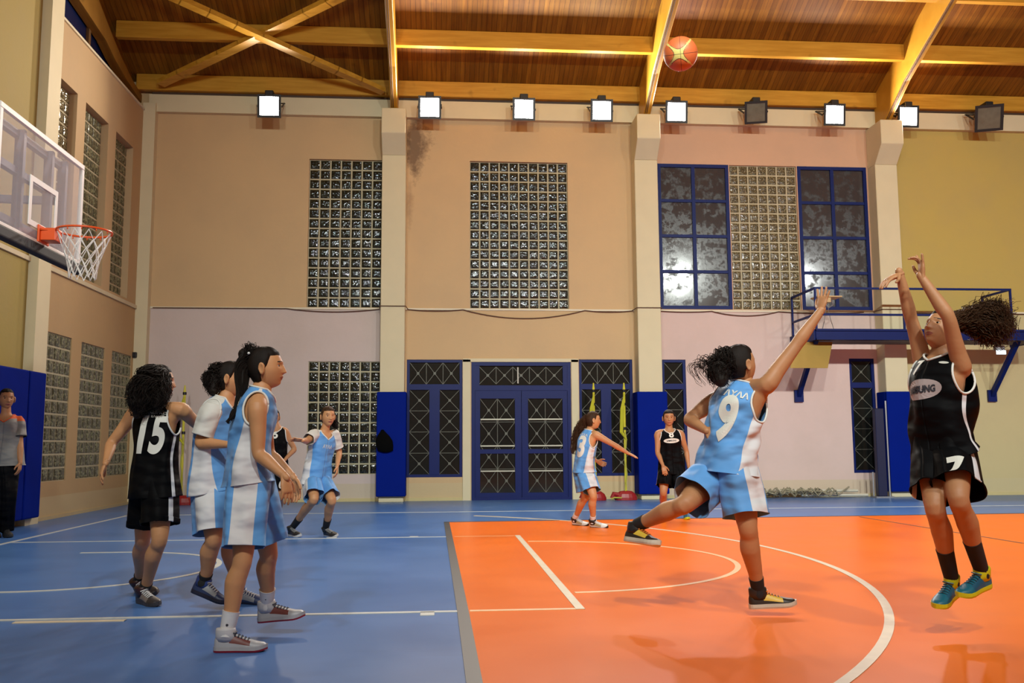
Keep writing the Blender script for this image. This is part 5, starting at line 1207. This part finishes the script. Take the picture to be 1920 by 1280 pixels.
# ---- shooter in black, airborne
Y = 5.0
J = mkJ(dict(pel=(1768, 838), chest=(1759, 745), neck=(1765, 664), head=(1764, 620), shR=(1733, 682, .12), shL=(1803, 692, -.12), elR=(1709, 600, .12), wrR=(1687, 514, .06), elL=(1778, 594, -.22), wrL=(1729, 521, -.16),
             hipR=(1748, 848, .06), hipL=(1788, 848, -.05), knR=(1753, 950, -.14), anR=(1783, 1066, .10), knL=(1797, 935, -.25), anL=(1836, 1054, -.02)), Y)
def jd(u, v): return 0.075*np.exp(-(((u-.42)/.10)**2))*np.exp(-((v-.42)/.22)**2)-0.014*np.exp(-((v-.14)/.07)**2)
def sd_(S, u, v): return (0.045 if S == 'L' else .02)*np.exp(-(((u-.45)/.12)**2))*(1-v*.6)
P = person('girl in black number 7 kit in mid-air with both arms up after the shot', J, 1.03, 'black', SK2, .0085, (-.80, -.32, .42), (.3, .1, .9), seed=13, jt0=-.14, hem=.72, jw=1.0, girth=1.0, sock_top=.42, jdisp=jd, sdisp=sd_, vneck=.92,
           hands=dict(R=((-.95, -.1, -.42), (-.3, 0, -1), .35, .12), L=((.05, .1, 1), (-.9, .2, 0), .15, .20, [.1, .9, .9, .1])),
           shoes=dict(R=(U(1797, 1110, 5.16), U(1752, 1146, 4.98), SH_teal, (.30, 0.1, 1)), L=(U(1862, 1096, 5.05), U(1789, 1126, 4.90), SH_teal, (.25, 0, 1))), shorts_w=1.05)
strands('curly_hair', P['root'], [U(1780, 605, 5.0), U(1812, 600, 5.0), U(1842, 603, 5.0), U(1868, 605, 5.0), U(1885, 600, 5.0)], [.040, .070, .112, .125, .08], 560, M_hairB, .022, 8, .0026, 26, seed=16, core=.55, stray=.3)
strands('stray_curls', P['root'], [U(1850, 600, 5.0), U(1878, 585, 5.0), U(1897, 578, 5.0)], [.06, .07, .07], 60, M_hairB, .016, 3, .002, 14, seed=17, core=0)
text_on(P['js'], '7', -.06, .65, .10, M_num, P['jersey'], 'number', 1.0, bold=.04)
patch_on(P['js'], -.015, .475, .26, .075, M_numg, P['jersey'], 'print_band', rot=.08); text_on(P['js'], 'SAMSUNG', -.015, .475, .026, M_numk, P['jersey'], 'lettering', 1.25, .006, bold=.05, rot=.08)
text_on(P['ls']['L'], '7', .07, .28, .11, M_num, P['shorts'], 'number', 1.1, bold=.05)
patch_on(P['js'], .10, .70, .06, .022, M_num, P['jersey'], 'crest')
# ---- referee at the left edge
Y = 11.45
J = mkJ(dict(pel=(10, 868), chest=(11, 812), neck=(11, 778), head=(12, 748), shL=(33, 790, .03), shR=(-12, 790, -.03), elL=(37, 830), wrL=(38, 866, -.08), elR=(-18, 832), wrR=(-16, 868, -.1),
             hipL=(18, 874), hipR=(2, 874), knL=(16, 930, -.04), anL=(12, 988, .03), knR=(-2, 930, -.04), anR=(-8, 988, .05)), Y)
P = person('man in grey referee shirt with orange shoulders and black trousers at the left edge', J, 1.08, 'ref', SK2, .013, (.6, -.8, 0), seed=3, lod=.7, trous=True, jt0=-.05, girth=1.05,
           hands=dict(L=((0, -.1, -1), (-1, 0, 0), .45, .06), R=((0, 0, -1), (1, 0, 0), .4, .06)), shoes=dict(L=(FLP(8, 1004), FLP(20, 1009), SH_dress), R=(FLP(-12, 1004), FLP(-4, 1010), SH_dress)))
